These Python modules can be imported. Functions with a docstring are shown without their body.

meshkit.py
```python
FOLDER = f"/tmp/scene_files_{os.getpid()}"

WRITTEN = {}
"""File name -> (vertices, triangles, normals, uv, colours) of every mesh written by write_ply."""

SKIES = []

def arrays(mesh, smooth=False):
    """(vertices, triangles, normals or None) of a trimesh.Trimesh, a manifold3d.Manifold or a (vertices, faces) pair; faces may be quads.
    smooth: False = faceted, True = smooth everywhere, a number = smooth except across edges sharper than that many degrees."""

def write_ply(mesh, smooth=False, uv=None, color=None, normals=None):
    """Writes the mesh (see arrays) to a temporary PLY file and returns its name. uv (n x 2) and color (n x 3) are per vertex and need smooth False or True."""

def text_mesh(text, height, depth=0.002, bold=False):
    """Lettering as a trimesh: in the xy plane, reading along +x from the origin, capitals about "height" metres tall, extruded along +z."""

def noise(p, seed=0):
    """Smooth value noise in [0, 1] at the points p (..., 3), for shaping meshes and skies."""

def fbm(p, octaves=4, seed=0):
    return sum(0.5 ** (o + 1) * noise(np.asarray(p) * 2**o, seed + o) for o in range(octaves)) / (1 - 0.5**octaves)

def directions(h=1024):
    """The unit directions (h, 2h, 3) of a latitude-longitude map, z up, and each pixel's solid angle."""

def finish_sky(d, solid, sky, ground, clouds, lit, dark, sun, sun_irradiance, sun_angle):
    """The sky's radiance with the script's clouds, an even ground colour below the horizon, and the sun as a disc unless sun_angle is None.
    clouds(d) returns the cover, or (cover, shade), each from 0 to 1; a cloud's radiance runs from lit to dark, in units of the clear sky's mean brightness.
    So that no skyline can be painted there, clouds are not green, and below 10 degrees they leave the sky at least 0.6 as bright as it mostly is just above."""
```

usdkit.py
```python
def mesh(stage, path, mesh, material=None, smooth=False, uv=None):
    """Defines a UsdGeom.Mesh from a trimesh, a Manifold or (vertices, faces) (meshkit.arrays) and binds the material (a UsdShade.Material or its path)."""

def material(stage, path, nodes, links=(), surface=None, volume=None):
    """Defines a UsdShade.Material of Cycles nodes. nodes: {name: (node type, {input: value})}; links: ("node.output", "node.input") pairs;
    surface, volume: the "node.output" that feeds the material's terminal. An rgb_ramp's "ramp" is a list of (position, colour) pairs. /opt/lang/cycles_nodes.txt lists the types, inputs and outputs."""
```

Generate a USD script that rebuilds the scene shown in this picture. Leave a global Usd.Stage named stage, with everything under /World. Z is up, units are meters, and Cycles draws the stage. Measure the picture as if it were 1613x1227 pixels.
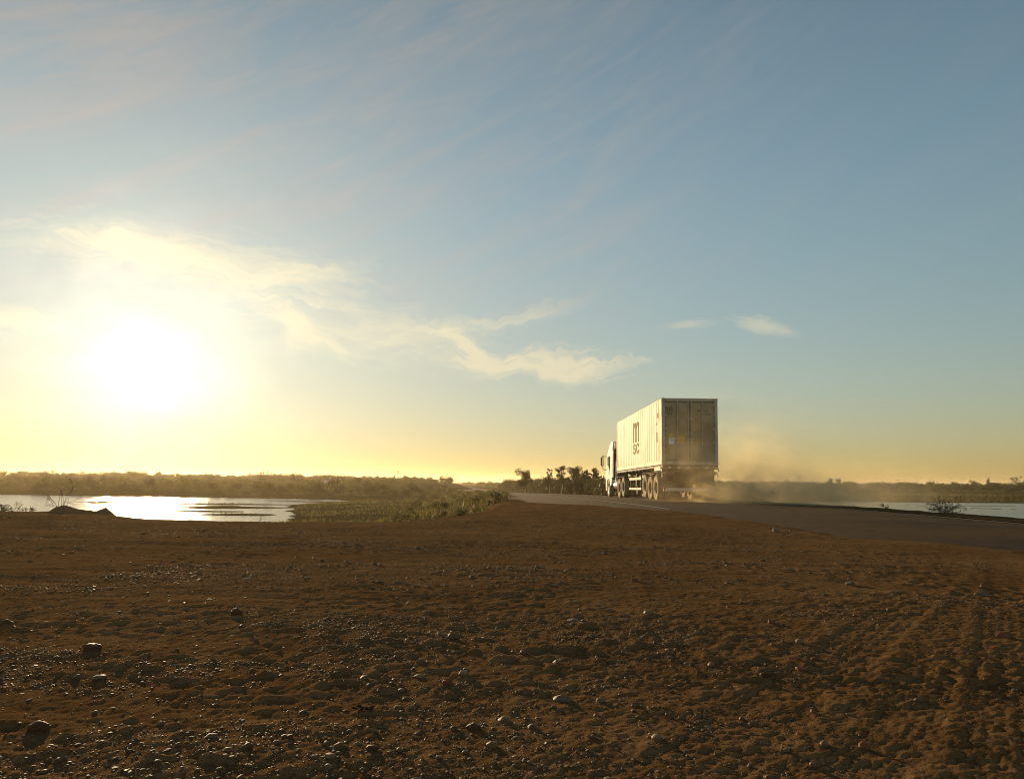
import math, random
import numpy as np
import trimesh
import manifold3d
import usdkit, meshkit
from pxr import Usd, UsdGeom, UsdLux, UsdShade, Gf, Sdf, Vt
from shapely.geometry import Polygon
from shapely import affinity
from scipy.interpolate import PchipInterpolator

stage = Usd.Stage.CreateInMemory()
UsdGeom.Xform.Define(stage, '/World')
LOOKS = '/World/Looks'
HAZE, DUST = 0.00026, 2.0             # densities of the air and of the road dust

# ------------------------------------------------------------------ camera
FOCAL = 1165.0                      # focal length when the picture is 1613 wide
EYE = np.array([0.0, 0.0, 0.85])
PITCH, ROLL = math.radians(4.0), math.radians(0.5)
fw = np.array([0, math.cos(PITCH), math.sin(PITCH)])
up0 = np.array([0, -math.sin(PITCH), math.cos(PITCH)])
r0 = np.array([1.0, 0, 0])
RIGHT = r0 * math.cos(ROLL) + up0 * math.sin(ROLL)
UP = up0 * math.cos(ROLL) - r0 * math.sin(ROLL)
cam = UsdGeom.Camera.Define(stage, '/World/camera')
cam.CreateHorizontalApertureAttr(36.0)
cam.CreateFocalLengthAttr(36.0 * FOCAL / 1613)
cam.CreateVerticalApertureOffsetAttr(36.0 * 65 / 1613)
cam.CreateExposureAttr(1.0)
cam.CreateClippingRangeAttr(Gf.Vec2f(0.05, 20000))
M = np.eye(4); M[0, :3] = RIGHT; M[1, :3] = UP; M[2, :3] = -fw; M[3, :3] = EYE
cam.AddTransformOp().Set(Gf.Matrix4d(*M.ravel()))


def ray(x, y):
    """The direction seen at a point of the photograph (1613 x 1227)."""
    d = fw + (x - 806.5) / FOCAL * RIGHT + (678.5 - y) / FOCAL * UP
    return d / np.linalg.norm(d)


def at(x, y, z=0.0):
    """The point of the level z seen there."""
    d = ray(x, y)
    return EYE + d * ((z - EYE[2]) / d[2])


def at_depth(x, y, depth):
    d = ray(x, y)
    return EYE + d * (depth / d[1])


def azel(x, y):
    d = ray(x, y)
    return math.degrees(math.atan2(d[0], d[1])), math.degrees(math.asin(d[2]))


# ------------------------------------------------------------------ node graphs
class Graph:
    """Cycles nodes written as expressions: an operand is a number, a triple or a 'node.output' string."""
    def __init__(self):
        self.n, self.l, self.k = {}, [], 0

    def node(self, kind, out, **inputs):
        self.k += 1
        name = f'n{self.k}'
        fixed = {}
        for k, v in inputs.items():
            if isinstance(v, str) and '.' in v:
                self.l.append((v, f'{name}.{k}'))
            else:
                fixed[k] = v
        self.n[name] = (kind, fixed)
        return f'{name}.{out}'

    def m(self, op, a, b=0.0, c=0.0):
        return self.node('math', 'value', math_type=op, value1=a, value2=b, value3=c)

    def add(self, a, b): return self.m('add', a, b)
    def sub(self, a, b): return self.m('subtract', a, b)
    def mul(self, a, b): return self.m('multiply', a, b)
    def div(self, a, b): return self.m('divide', a, b)
    def sq(self, a): return self.mul(a, a)
    def exp(self, a): return self.m('exponent', a)
    def vec(self, x, y, z): return self.node('combine_xyz', 'vector', x=x, y=y, z=z)

    def vm(self, op, a, b=(0, 0, 0), scale=1.0, out='vector'):
        return self.node('vector_math', out, math_type=op, vector1=a, vector2=b, scale=scale)

    def smooth(self, x, a, b, lo=0.0, hi=1.0):
        return self.node('map_range', 'result', range_type='smoothstep', value=x, from_min=a, from_max=b, to_min=lo, to_max=hi, clamp=True)

    def lin(self, x, a, b, lo=0.0, hi=1.0):
        return self.node('map_range', 'result', range_type='linear', value=x, from_min=a, from_max=b, to_min=lo, to_max=hi, clamp=True)

    def noise(self, vector, scale=1.0, detail=4.0, rough=0.55, distortion=0.0, out='fac'):
        return self.node('noise_texture', out, dimensions='3D', vector=vector, scale=scale, detail=detail, roughness=rough, distortion=distortion)

    def ramp(self, fac, stops): return self.node('rgb_ramp', 'color', ramp=stops, fac=fac)

    def mix(self, fac, a, b, blend='mix'):
        return self.node('mix_color', 'result', blend_type=blend, fac=fac, a=a, b=b, use_clamp=False)

    def bump(self, height, strength=0.5, distance=0.02):
        return self.node('bump', 'normal', height=height, strength=strength, distance=distance)

    def pos(self): return self.node('geometry', 'position')
    def obj(self): return self.node('texture_coordinate', 'object')
    def xyz(self, v):
        self.k += 1
        name = f'n{self.k}'
        self.n[name] = ('separate_xyz', {})
        self.l.append((v, f'{name}.vector'))
        return f'{name}.x', f'{name}.y', f'{name}.z'

    def done(self, name, surface=None, volume=None):
        return usdkit.material(stage, f'{LOOKS}/{name}', self.n, self.l, surface=surface, volume=volume)


# ------------------------------------------------------------------ sky and sun
SUN = ray(236, 592)
SUN_EL, SUN_ROT = math.asin(SUN[2]), math.atan2(SUN[0], SUN[1])


def sky_material():
    g = Graph()
    d = g.node('texture_coordinate', 'generated')
    d = g.vm('normalize', d)
    x, y, z = g.xyz(d)
    base = g.node('sky_texture', 'color', sky_type='single_scattering', sun_disc=False, sun_elevation=SUN_EL, sun_rotation=SUN_ROT,
                  altitude=0.0, air_density=1.0, aerosol_density=0.4, ozone_density=0.55)
    # thin high haze evens the clear sky out: its brightest parts are held back
    el = g.mul(g.m('arcsine', z), 180 / math.pi)
    low = g.exp(g.mul(g.m('maximum', el, 0.0), -1 / 7.0))       # dusty air near the horizon takes the blue out of the light that comes through it
    clear = g.vm('divide', base, g.vm('add', base, (7.0, 7.0, 7.0)))
    clear = g.vm('scale', clear, scale=g.smooth(el, 20.0, 50.0, 12.5, 9.0))
    clear = g.vm('multiply', clear, g.mix(low, (0.82, 1.02, 1.10), (0.75, 0.655, 0.48)))
    az = g.mul(g.m('arctan2', x, y), 180 / math.pi)
    cs = g.vm('dot_product', d, tuple(SUN), out='value')
    ang = g.mul(g.m('arccosine', g.m('minimum', cs, 0.999999)), 180 / math.pi)
    # the sun behind thin cirrus: an aureole
    wv = g.noise(g.vec(g.mul(az, 0.6), el, 21.0), 0.22, 5, 0.6, 0.5)
    ang = g.m('maximum', g.add(ang, g.mul(g.sub(wv, 0.5), 7.0)), 0.0)
    aure = g.mul(g.exp(g.mul(g.m('power', g.div(ang, 4.0), 1.05), -1.0)), 1.65)
    aure2 = g.exp(g.mul(g.div(ang, 13.0), -1.0))
    # fibrous cirrus fields
    def field(rot, sx, sy, scale, detail=7, rough=0.6, dist=0.6, seed=0.0):
        c, s = math.cos(math.radians(rot)), math.sin(math.radians(rot))
        u = g.add(g.mul(az, c), g.mul(el, s)); v = g.sub(g.mul(el, c), g.mul(az, s))
        return g.noise(g.vec(g.mul(u, sx), g.mul(v, sy), seed), scale, detail, rough, dist)
    warp = g.noise(g.vec(az, el, 3.0), 0.16, 4, 0.6)
    warp2 = g.noise(g.vec(az, el, 9.0), 0.16, 4, 0.6)
    azw = g.add(az, g.mul(g.sub(warp, 0.5), 7.0))
    elw = g.add(el, g.mul(g.sub(warp2, 0.5), 4.5))

    def streak(px, py, a, b, rot, seed, sharp=1.0, fibre=(0.11, 0.85), wob=1.0, k=1.25):
        """A cloud about that point of the sky: half length a and half width b in degrees, tilted by rot."""
        A, E = azel(px, py)
        c, s = math.cos(math.radians(rot)), math.sin(math.radians(rot))
        da, de = g.sub(azw if wob else az, A), g.sub(elw if wob else el, E)
        u = g.add(g.mul(da, c), g.mul(de, s)); v = g.sub(g.mul(de, c), g.mul(da, s))
        mask = g.exp(g.mul(g.add(g.sq(g.div(u, a)), g.sq(g.div(v, b))), -1.0))
        f = g.noise(g.vec(g.mul(u, fibre[0]), g.mul(v, fibre[1]), seed), 1.6, 8, 0.62, 0.9)
        return g.smooth(g.add(mask, g.mul(g.sub(f, 0.5), k)), 0.28, 0.28 + 0.75 / sharp)
    parts = [
        (streak(300, 418, 14.0, 2.6, -3, 1.3, 0.7), 1.0),
        (streak(500, 432, 5.2, 1.0, 9, 2.7, 0.9), 0.5),
        (streak(200, 392, 6.0, 1.1, -6, 12.7, 0.9), 0.5),
        (streak(50, 512, 8.0, 1.2, -9, 4.1, 0.8), 0.8),
        (streak(470, 522, 6.0, 1.2, -33, 5.9, 0.8), 0.7),
        (streak(580, 528, 12.0, 2.8, -4, 7.7, 0.65), 0.75),
        (streak(800, 500, 9.0, 1.0, 11, 8.3, 0.7), 0.55),
        (streak(845, 572, 9.0, 1.35, -2, 9.9, 0.9, (0.16, 1.1)), 0.95),
        (streak(745, 545, 4.5, 0.8, -20, 15.9, 0.9, (0.14, 1.1)), 0.6),
        (streak(1085, 511, 2.8, 0.45, 3, 10.4, 0.8, (0.3, 1.3), 0), 0.36),
        (streak(1200, 513, 2.6, 0.75, -14, 11.6, 0.9, (0.35, 1.3), 0), 0.52),
    ]
    cover = 0.0
    for p, w in parts:
        cover = g.add(cover, g.mul(p, w))
    # a broad veil of cirrus, thick to the upper left, thin to the right
    veil = g.smooth(field(24, 0.035, 0.11, 1.3, 6, 0.6, 1.0, 2.0), 0.30, 0.80)
    fine = g.smooth(g.add(g.mul(field(22, 0.030, 0.20, 1.5, 7, 0.60, 1.9, 6.0), 0.65), g.mul(field(30, 0.09, 0.55, 1.5, 6, 0.62, 1.2, 13.0), 0.35)), 0.42, 0.70)
    left = g.lin(az, 26.0, -22.0, 0.10, 1.0)
    high = g.mul(g.smooth(el, 4.0, 16.0), left)
    veil = g.mul(g.add(g.mul(veil, 0.9), g.mul(fine, 0.95)), high)
    cloud = g.vm('scale', (10.0, 9.1, 6.4), scale=g.add(0.72, g.mul(aure2, 0.55)))
    veilc = g.vm('scale', (10.0, 9.75, 9.2), scale=g.mul(g.add(0.42, g.mul(aure2, 0.5)), g.smooth(el, 12.0, 48.0, 1.0, 0.62)))
    c1 = g.mix(g.m('minimum', g.mul(veil, 0.62), 0.9), clear, veilc)
    c2 = g.mix(g.m('minimum', cover, 0.85), c1, cloud)
    glow = g.vm('scale', (10.0, 9.0, 6.6), scale=g.mul(aure, 0.62))
    c3 = g.vm('add', c2, glow)
    b = g.node('background_shader', 'background', color=c3, strength=0.05)
    return g.done('sky', surface=b)


dome = UsdLux.DomeLight.Define(stage, '/World/sky')
UsdShade.MaterialBindingAPI.Apply(dome.GetPrim()).Bind(sky_material())
for k_, v_ in (('label', 'pale blue evening sky with thin cirrus, glowing yellow round the low sun'), ('category', 'sky'), ('kind', 'structure')):
    dome.GetPrim().SetCustomDataByKey(k_, v_)
sun = UsdLux.DistantLight.Define(stage, '/World/sun')
sun.CreateIntensityAttr(1.2)
sun.CreateNormalizeAttr(True)
sun.CreateAngleAttr(0.5)
sun.CreateColorAttr(Gf.Vec3f(1.0, 0.74, 0.42))
sx_ = np.cross([0, 0, 1], SUN); sx_ /= np.linalg.norm(sx_)
M = np.eye(4); M[0, :3] = sx_; M[1, :3] = np.cross(SUN, sx_); M[2, :3] = SUN
sun.AddTransformOp().Set(Gf.Matrix4d(*M.ravel()))


# ------------------------------------------------------------------ objects, names, labels
_used = {}


def numbered(path):
    n = _used.get(path, -1) + 1
    _used[path] = n
    return path if n == 0 else f'{path}_{n:03d}'


def tag(prim, label=None, category=None, group=None, kind=None):
    for k, v in (('label', label), ('category', category), ('group', group), ('kind', kind)):
        if v:
            prim.SetCustomDataByKey(k, v)
    return prim


def obj(name, mesh, material, parent=None, smooth=False, label=None, **tags):
    path = numbered(f"{parent.GetPath() if parent else '/World'}/{name}")
    p = usdkit.mesh(stage, path, mesh, material, smooth).GetPrim()
    return tag(p, label, **tags)


def thing(name, label, category, loc=(0, 0, 0), rot=0.0, scale=None, group=None, kind=None, tilt=None):
    x = UsdGeom.Xform.Define(stage, numbered(f'/World/{name}'))
    x.AddTranslateOp().Set(Gf.Vec3d(*map(float, loc)))
    if rot or tilt:
        x.AddRotateZOp().Set(float(rot))
    if tilt:
        x.AddRotateXOp().Set(float(tilt))
    if scale is not None:
        x.AddScaleOp().Set(Gf.Vec3f(*(np.ones(3) * scale)))
    return tag(x.GetPrim(), label, category, group, kind)


stage.CreateClassPrim('/World/kinds')


def proto(name):
    return stage.CreateClassPrim(f'/World/kinds/{name}')


def copy_of(klass, name, label, category, loc, rot=0.0, scale=None, group=None, tilt=None):
    o = thing(name, label, category, loc, rot, scale, group, tilt=tilt)
    o.GetReferences().AddInternalReference(klass.GetPath())
    o.SetInstanceable(True)
    return o


def box(sx, sy, sz, x=0, y=0, z=0, r=0.0):
    """A box centred at x, y, z with chamfered edges."""
    if r <= 0:
        m = trimesh.creation.box([sx, sy, sz])
    else:
        h = np.array([sx, sy, sz]) / 2
        r = min(r, h.min() * 0.9)
        pts = []
        for s in np.ndindex(2, 2, 2):
            c = (np.array(s) * 2 - 1) * h
            for k in range(3):
                q = c - np.sign(c) * r
                q[k] = c[k]
                pts.append(q)
        m = trimesh.convex.convex_hull(np.array(pts))
    m.apply_translation([x, y, z])
    return m


def cyl(radius, length, axis='z', x=0, y=0, z=0, n=20):
    m = trimesh.creation.cylinder(radius, length, sections=n)
    if axis == 'x':
        m.apply_transform(trimesh.transformations.rotation_matrix(math.pi / 2, [0, 1, 0]))
    if axis == 'y':
        m.apply_transform(trimesh.transformations.rotation_matrix(math.pi / 2, [1, 0, 0]))
    m.apply_translation([x, y, z])
    return m


def bar(p, q, r=0.02, n=6):
    return trimesh.creation.cylinder(r, segment=[p, q], sections=n)


def cat(*ms):
    return trimesh.util.concatenate(list(ms))


def tube(points, radii, sides=5):
    p = np.asarray(points, float)
    t = np.gradient(p, axis=0)
    t /= np.linalg.norm(t, axis=1, keepdims=True) + 1e-12
    a = np.cross(t, np.where(np.abs(t[:, 2:]) < 0.9, [0, 0, 1.0], [1.0, 0, 0]))
    a /= np.linalg.norm(a, axis=1, keepdims=True) + 1e-12
    b, ang = np.cross(t, a), np.arange(sides) * 2 * np.pi / sides
    v = p[:, None] + np.broadcast_to(radii, (len(p),))[:, None, None] * (np.cos(ang)[None, :, None] * a[:, None] + np.sin(ang)[None, :, None] * b[:, None])
    i, j = np.meshgrid(np.arange(len(p) - 1), np.arange(sides), indexing='ij')
    q = np.stack([i * sides + j, i * sides + (j + 1) % sides, (i + 1) * sides + (j + 1) % sides, (i + 1) * sides + j], -1).reshape(-1, 4)
    return trimesh.Trimesh(v.reshape(-1, 3), np.vstack([q[:, [0, 1, 2]], q[:, [0, 2, 3]]]), process=False)


def grid_faces(ny, nx):
    i = np.arange(ny - 1)[:, None] * nx + np.arange(nx - 1)[None]
    i = i.ravel()
    return np.vstack([np.stack([i, i + 1, i + nx + 1], 1), np.stack([i, i + nx + 1, i + nx], 1)])


def simple(name, color, rough=0.6, **kw):
    g = Graph()
    return g.done(name, surface=g.node('principled_bsdf', 'BSDF', base_color=color, roughness=rough, **kw))


def dusty(name, color, dust=(0.30, 0.20, 0.10), amount=0.5, scale=2.0, rough=0.5, metallic=0.0, spec=0.06):
    """Paint or rubber under a patchy film of road dust, with fine scratches of grime."""
    g = Graph()
    p = g.pos()
    f = g.smooth(g.noise(p, scale, 6, 0.65), 0.62 - 0.5 * amount, 0.80)
    sp = g.noise(p, scale * 14, 3, 0.6)
    c = g.mix(g.mul(f, min(1.0, 0.35 + amount)), color, dust)
    c = g.mix(g.smooth(sp, 0.55, 0.8, 0, 0.25), c, tuple(0.6 * x for x in dust))
    b = g.node('principled_bsdf', 'BSDF', base_color=c, roughness=g.lin(f, 0, 1, rough, 0.85), metallic=metallic, specular_ior_level=spec)
    return g.done(name, surface=b)


def smoothstep(x, a, b):
    t = np.clip((x - a) / (b - a), 0, 1)
    return t * t * (3 - 2 * t)


def n2(x, y, scale, seed=0, octaves=4):
    p = np.stack([np.asarray(x) * scale, np.asarray(y) * scale, np.zeros_like(x) + 0.37], -1)
    return meshkit.fbm(p, octaves, seed)


# ------------------------------------------------------------------ the lie of the land
WATER = -1.75


def road_z(y):
    y = np.asarray(y, float)
    t = np.clip(y - 30.0, 0, 115)
    return -0.0085 * (np.sqrt(t * t + 9) - 3) + 0.15 * smoothstep(y, 7, 27) * (1 - smoothstep(y, 45, 150))


def line_left(y):
    return 5.0 - 0.1045 * (np.asarray(y, float) - 19.0)


LANES = 5.95
_edge = PchipInterpolator([-80, 4, 9.6, 13, 20.2, 21.4, 25, 27.2, 29.6, 37, 52, 900], [1.0, 1.0, 1.05, 0.15, 0.15, -0.6, -1.4, -2.4, -3.2, -2.8, -1.2, -1.0])


def asphalt_left(y):
    return line_left(y) + _edge(np.clip(y, -80, 900))


def asphalt_right(y):
    return line_left(y) + LANES + 1.1


CREST = np.array([(-90, 40), (-40, 27), (-14.0, 20.2), (-9.5, 18.0), (-8.2, 17.0), (-5, 15.9), (-2.4, 16.3), (-1.3, 19.5), (-0.6, 25), (0.1, 36), (0.4, 60)], float)


def crest_side(x, y):
    """Distance to the rim of the dirt lot, positive on the lot."""
    x, y = np.asarray(x, float), np.asarray(y, float)
    d = np.full(x.shape, 1e9)
    for (ax, ay), (bx, by) in zip(CREST[:-1], CREST[1:]):
        ex, ey = bx - ax, by - ay
        t = np.clip(((x - ax) * ex + (y - ay) * ey) / (ex * ex + ey * ey), 0, 1)
        d = np.minimum(d, np.hypot(x - ax - t * ex, y - ay - t * ey))
    inside = y < np.interp(x, CREST[:, 0], CREST[:, 1])
    inside = np.where(x > 0.4, True, inside)
    return np.where(inside, d, -d)


_shore_y = np.array([5, 20, 46, 52, 63, 80, 98, 106, 112, 119, 124])
_shore_x = np.array([-60, -26, -14.0, -15.0, -19, -23.5, -20.5, -26, -46, -80, -170])


def left_water(x, y):
    """Positive in the lagoon to the left of the road, in metres from its shore."""
    far = np.interp(-x, [20, 45, 85, 170, 400], [103, 110, 117, 125, 140])
    near = np.interp(-x, [10, 14, 20, 60, 400], [60, 44, 26, 24, 30])
    s = np.minimum(np.interp(y, _shore_y, _shore_x) - x, np.minimum(far - y, y - near))
    for cx, cy, a, b in ((-33, 80, 10, 1.6), (-27, 70, 6, 2.3), (-25, 61, 3.2, 1.2), (-46, 84, 6, 0.9), (-58, 71, 7, 0.7), (-26, 92, 5, 1.0), (-21, 56, 3.0, 1.6), (-30, 75, 2.2, 0.8), (-68, 55, 5, 0.6)):
        r = np.hypot((x - cx) / a, (y - cy) / b)
        s = np.minimum(s, (r - 1) * min(a, b))
    return s


def right_water(x, y):
    near = np.interp(y, [-100, 0, 15, 40, 85, 118], [24, 19.5, 17.0, 16.5, 26, 38])
    s = np.minimum(x - near, 118 - y + 0.02 * (x - 40))
    for cx, cy, a, b, r in ((55, 92, 14, 0.5, -1.2), (62, 84, 3, 0.7, 0.0), (70, 100, 20, 0.35, 0.1)):
        c, q = math.cos(r), math.sin(r)
        u, v = (x - cx) * c + (y - cy) * q, (y - cy) * c - (x - cx) * q
        s = np.minimum(s, (np.hypot(u / a, v / b) - 1) * b)
    return s


def land(x, y):
    """Height of the ground sheet (the lot and the road lie on it)."""
    x, y = np.asarray(x, float), np.asarray(y, float)
    n = n2(x, y, 0.08, 3) - 0.5
    nf = n2(x, y, 0.35, 5) - 0.5
    # plain left of the road
    lw = left_water(x, y) + 3.0 * n2(x, y, 0.22, 11, 3) - 1.5
    rw = right_water(x, y) + 1.6 * (n2(x, y, 0.25, 17, 3) - 0.5)
    left = np.where(lw > 0, WATER - 0.10 - 0.02 * np.minimum(lw, 12), WATER + 0.03 + 0.45 * (1 - np.exp(np.minimum(lw, 0) / 14)) + 0.12 * nf * smoothstep(-lw, 0, 3))
    rise = smoothstep(y, 118, 330) * np.interp(x, [-250, -60, 0, 40, 300], [3.1, 2.1, 1.1, 0.6, 0.5])
    left = left + np.where(lw > 0, 0, rise) + 0.35 * n * smoothstep(y, 110, 150)
    right = np.where(rw > 0, WATER - 0.10 - 0.02 * np.minimum(rw, 12), WATER + 0.03 + 0.55 * (1 - np.exp(np.minimum(rw, 0) / 18)) + 0.10 * nf * smoothstep(-rw, 0, 3))
    xc = line_left(y) + LANES / 2
    plain = np.where(x < xc, left, right)
    # road bank
    rz = road_z(y) - 0.10
    dl = asphalt_left(y) - 0.6 - x
    dr = x - asphalt_right(y) - 1.7
    out = np.maximum(dl, dr)
    steep = np.where(dl > dr, np.interp(y, [20, 50, 90], [0.22, 0.20, 0.16]), 0.40)
    bank = rz - np.maximum(out, 0) * steep + 0.16 * nf * smoothstep(out, 0.2, 1.5)
    z = np.maximum(plain, bank)
    # bank of the dirt lot
    s = crest_side(x, y)
    lot = np.where(s > 0, -0.30 - 0.05 * np.minimum(s, 3), -0.22 + 0.36 * s)
    lot = np.where(x > asphalt_left(y) - 0.3, -10, lot)
    return np.maximum(z, np.where(y < 60, lot, -10))


def axis(*spans):
    return np.unique(np.round(np.concatenate(spans), 4))


gx = axis(np.linspace(-110, -40, 90), np.linspace(-40, 40, 190), np.linspace(40, 110, 80), 110 * 1.16 ** np.arange(1, 22), -110 * 1.16 ** np.arange(1, 22))
gy = axis(np.linspace(-40, 10, 50), np.linspace(10, 130, 210), np.linspace(130, 330, 70), 330 * 1.17 ** np.arange(1, 14), -40 * 1.3 ** np.arange(1, 12))
GX, GY = np.meshgrid(gx, gy)
GZ = land(GX, GY)

# ---- material of the plain: dry grass, green weeds near the water, bare soil on the banks of the lot
g = Graph()
p = g.pos()
px_, py_, pz_ = g.xyz(p)
n_a = g.noise(g.vec(g.mul(px_, 0.35), g.mul(py_, 1.0), 0.0), 0.10, 5, 0.6)
n_b = g.noise(p, 1.3, 6, 0.65)
n_c = g.noise(p, 9.0, 4, 0.7)
grassc = g.ramp(n_a, [(0.30, (0.050, 0.056, 0.013)), (0.48, (0.075, 0.074, 0.018)), (0.60, (0.105, 0.090, 0.026)), (0.75, (0.075, 0.056, 0.020))])
grassc = g.mix(g.smooth(n_b, 0.45, 0.72, 0, 0.6), grassc, (0.055, 0.060, 0.016))
grassc = g.mix(g.smooth(n_c, 0.45, 0.75, 0, 0.5), grassc, (0.035, 0.030, 0.012))
wet = g.smooth(pz_, WATER + 0.02, WATER + 0.22)
grassc = g.mix(wet, (0.050, 0.050, 0.015), grassc)
bs = g.node('diffuse_bsdf', 'BSDF', color=g.mix(0.35, grassc, (0.025, 0.018, 0.007)), roughness=0.7, normal=g.bump(g.add(n_c, g.mul(n_b, 0.6)), 0.9, 0.10))
MAT_LAND = g.done('grassland', surface=bs)
obj('ground', (np.stack([GX, GY, GZ], -1).reshape(-1, 3), grid_faces(len(gy), len(gx))), MAT_LAND, smooth=True,
    label='dry grassy plain on both sides of the road, rising gently beyond the water', kind='structure', category='ground')

# ------------------------------------------------------------------ water
g = Graph()
p = g.pos()
w1 = g.noise(g.vm('multiply', p, (0.9, 1.5, 1.0)), 1.1, 3, 0.55, 0.3)
w2 = g.noise(g.vm('multiply', p, (1.0, 1.6, 1.0)), 5.5, 3, 0.6, 0.4)
nb = g.bump(g.add(g.mul(w1, 0.7), g.mul(w2, 0.3)), 0.6, 0.22)
bs = g.node('principled_bsdf', 'BSDF', base_color=(0.022, 0.022, 0.018), roughness=0.15, ior=1.333, normal=nb)
MAT_WATER = g.done('water', surface=bs)


def water_sheet(name, x0, x1, y0, y1, label):
    obj(name, (np.array([[x0, y0, WATER], [x1, y0, WATER], [x1, y1, WATER], [x0, y1, WATER]]), np.array([[0, 1, 2, 3]])), MAT_WATER, label=label, kind='structure', category='water')


water_sheet('water', -430, -8, 12, 146, 'shallow lagoon on the left glittering with the low sun, broken by grassy spits')
water_sheet('water', 13.5, 430, -150, 132, 'grey blue lagoon on the right behind the road')

# ------------------------------------------------------------------ road
g = Graph()
p = g.pos()
a1 = g.noise(p, 0.35, 5, 0.6)
a2 = g.noise(p, 55.0, 3, 0.7)
a3 = g.noise(g.vm('multiply', p, (1.6, 0.12, 1.0)), 1.0, 4, 0.6)
rx_, ry_, rz_ = g.xyz(p)
off = g.add(rx_, g.sub(g.mul(ry_, 0.1045), 6.985))                  # metres to the right of the left edge line
asph = g.mix(a2, (0.020, 0.014, 0.009), (0.048, 0.035, 0.023))
paths = g.add(g.mul(g.m('cosine', g.mul(g.sub(off, 0.6), 2 * math.pi / 1.8)), 0.5), 0.5)
asph = g.mix(g.mul(paths, g.smooth(a3, 0.35, 0.65, 0.1, 0.6)), asph, (0.017, 0.013, 0.009))
asph = g.mix(g.smooth(a1, 0.34, 0.62, 0.20, 0.9), asph, (0.072, 0.042, 0.019))
side = g.m('maximum', g.smooth(g.add(off, g.mul(g.sub(a1, 0.5), 3.0)), 1.4, -2.0), g.smooth(g.add(off, g.mul(g.sub(a1, 0.5), 2.0)), 5.8, 7.2))
asph = g.mix(g.mul(side, 0.85), asph, (0.090, 0.050, 0.022))
crack = g.node('voronoi_texture', 'distance', feature='distance_to_edge', dimensions='3D', scale=0.45, vector=g.vm('add', p, g.vm('scale', g.noise(p, 1.5, 4, 0.6, out='color'), scale=0.9)))
asph = g.mix(g.smooth(crack, 0.012, 0.004, 0, 0.7), asph, (0.014, 0.011, 0.008))
bs = g.node('principled_bsdf', 'BSDF', base_color=asph, roughness=0.95, specular_ior_level=0.03, normal=g.bump(a2, 0.5, 0.006))
MAT_ROAD = g.done('asphalt', surface=bs)
g = Graph()
p = g.pos()
wear = g.smooth(g.add(g.mul(g.noise(p, 2.2, 5, 0.7), 0.6), g.mul(g.noise(p, 28, 3, 0.7), 0.4)), 0.36, 0.58)
bs = g.node('principled_bsdf', 'BSDF', base_color=g.mix(wear, (0.21, 0.165, 0.10), (0.060, 0.042, 0.025)), roughness=0.8)
MAT_LINE = g.done('worn_road_paint', surface=bs)

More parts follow.
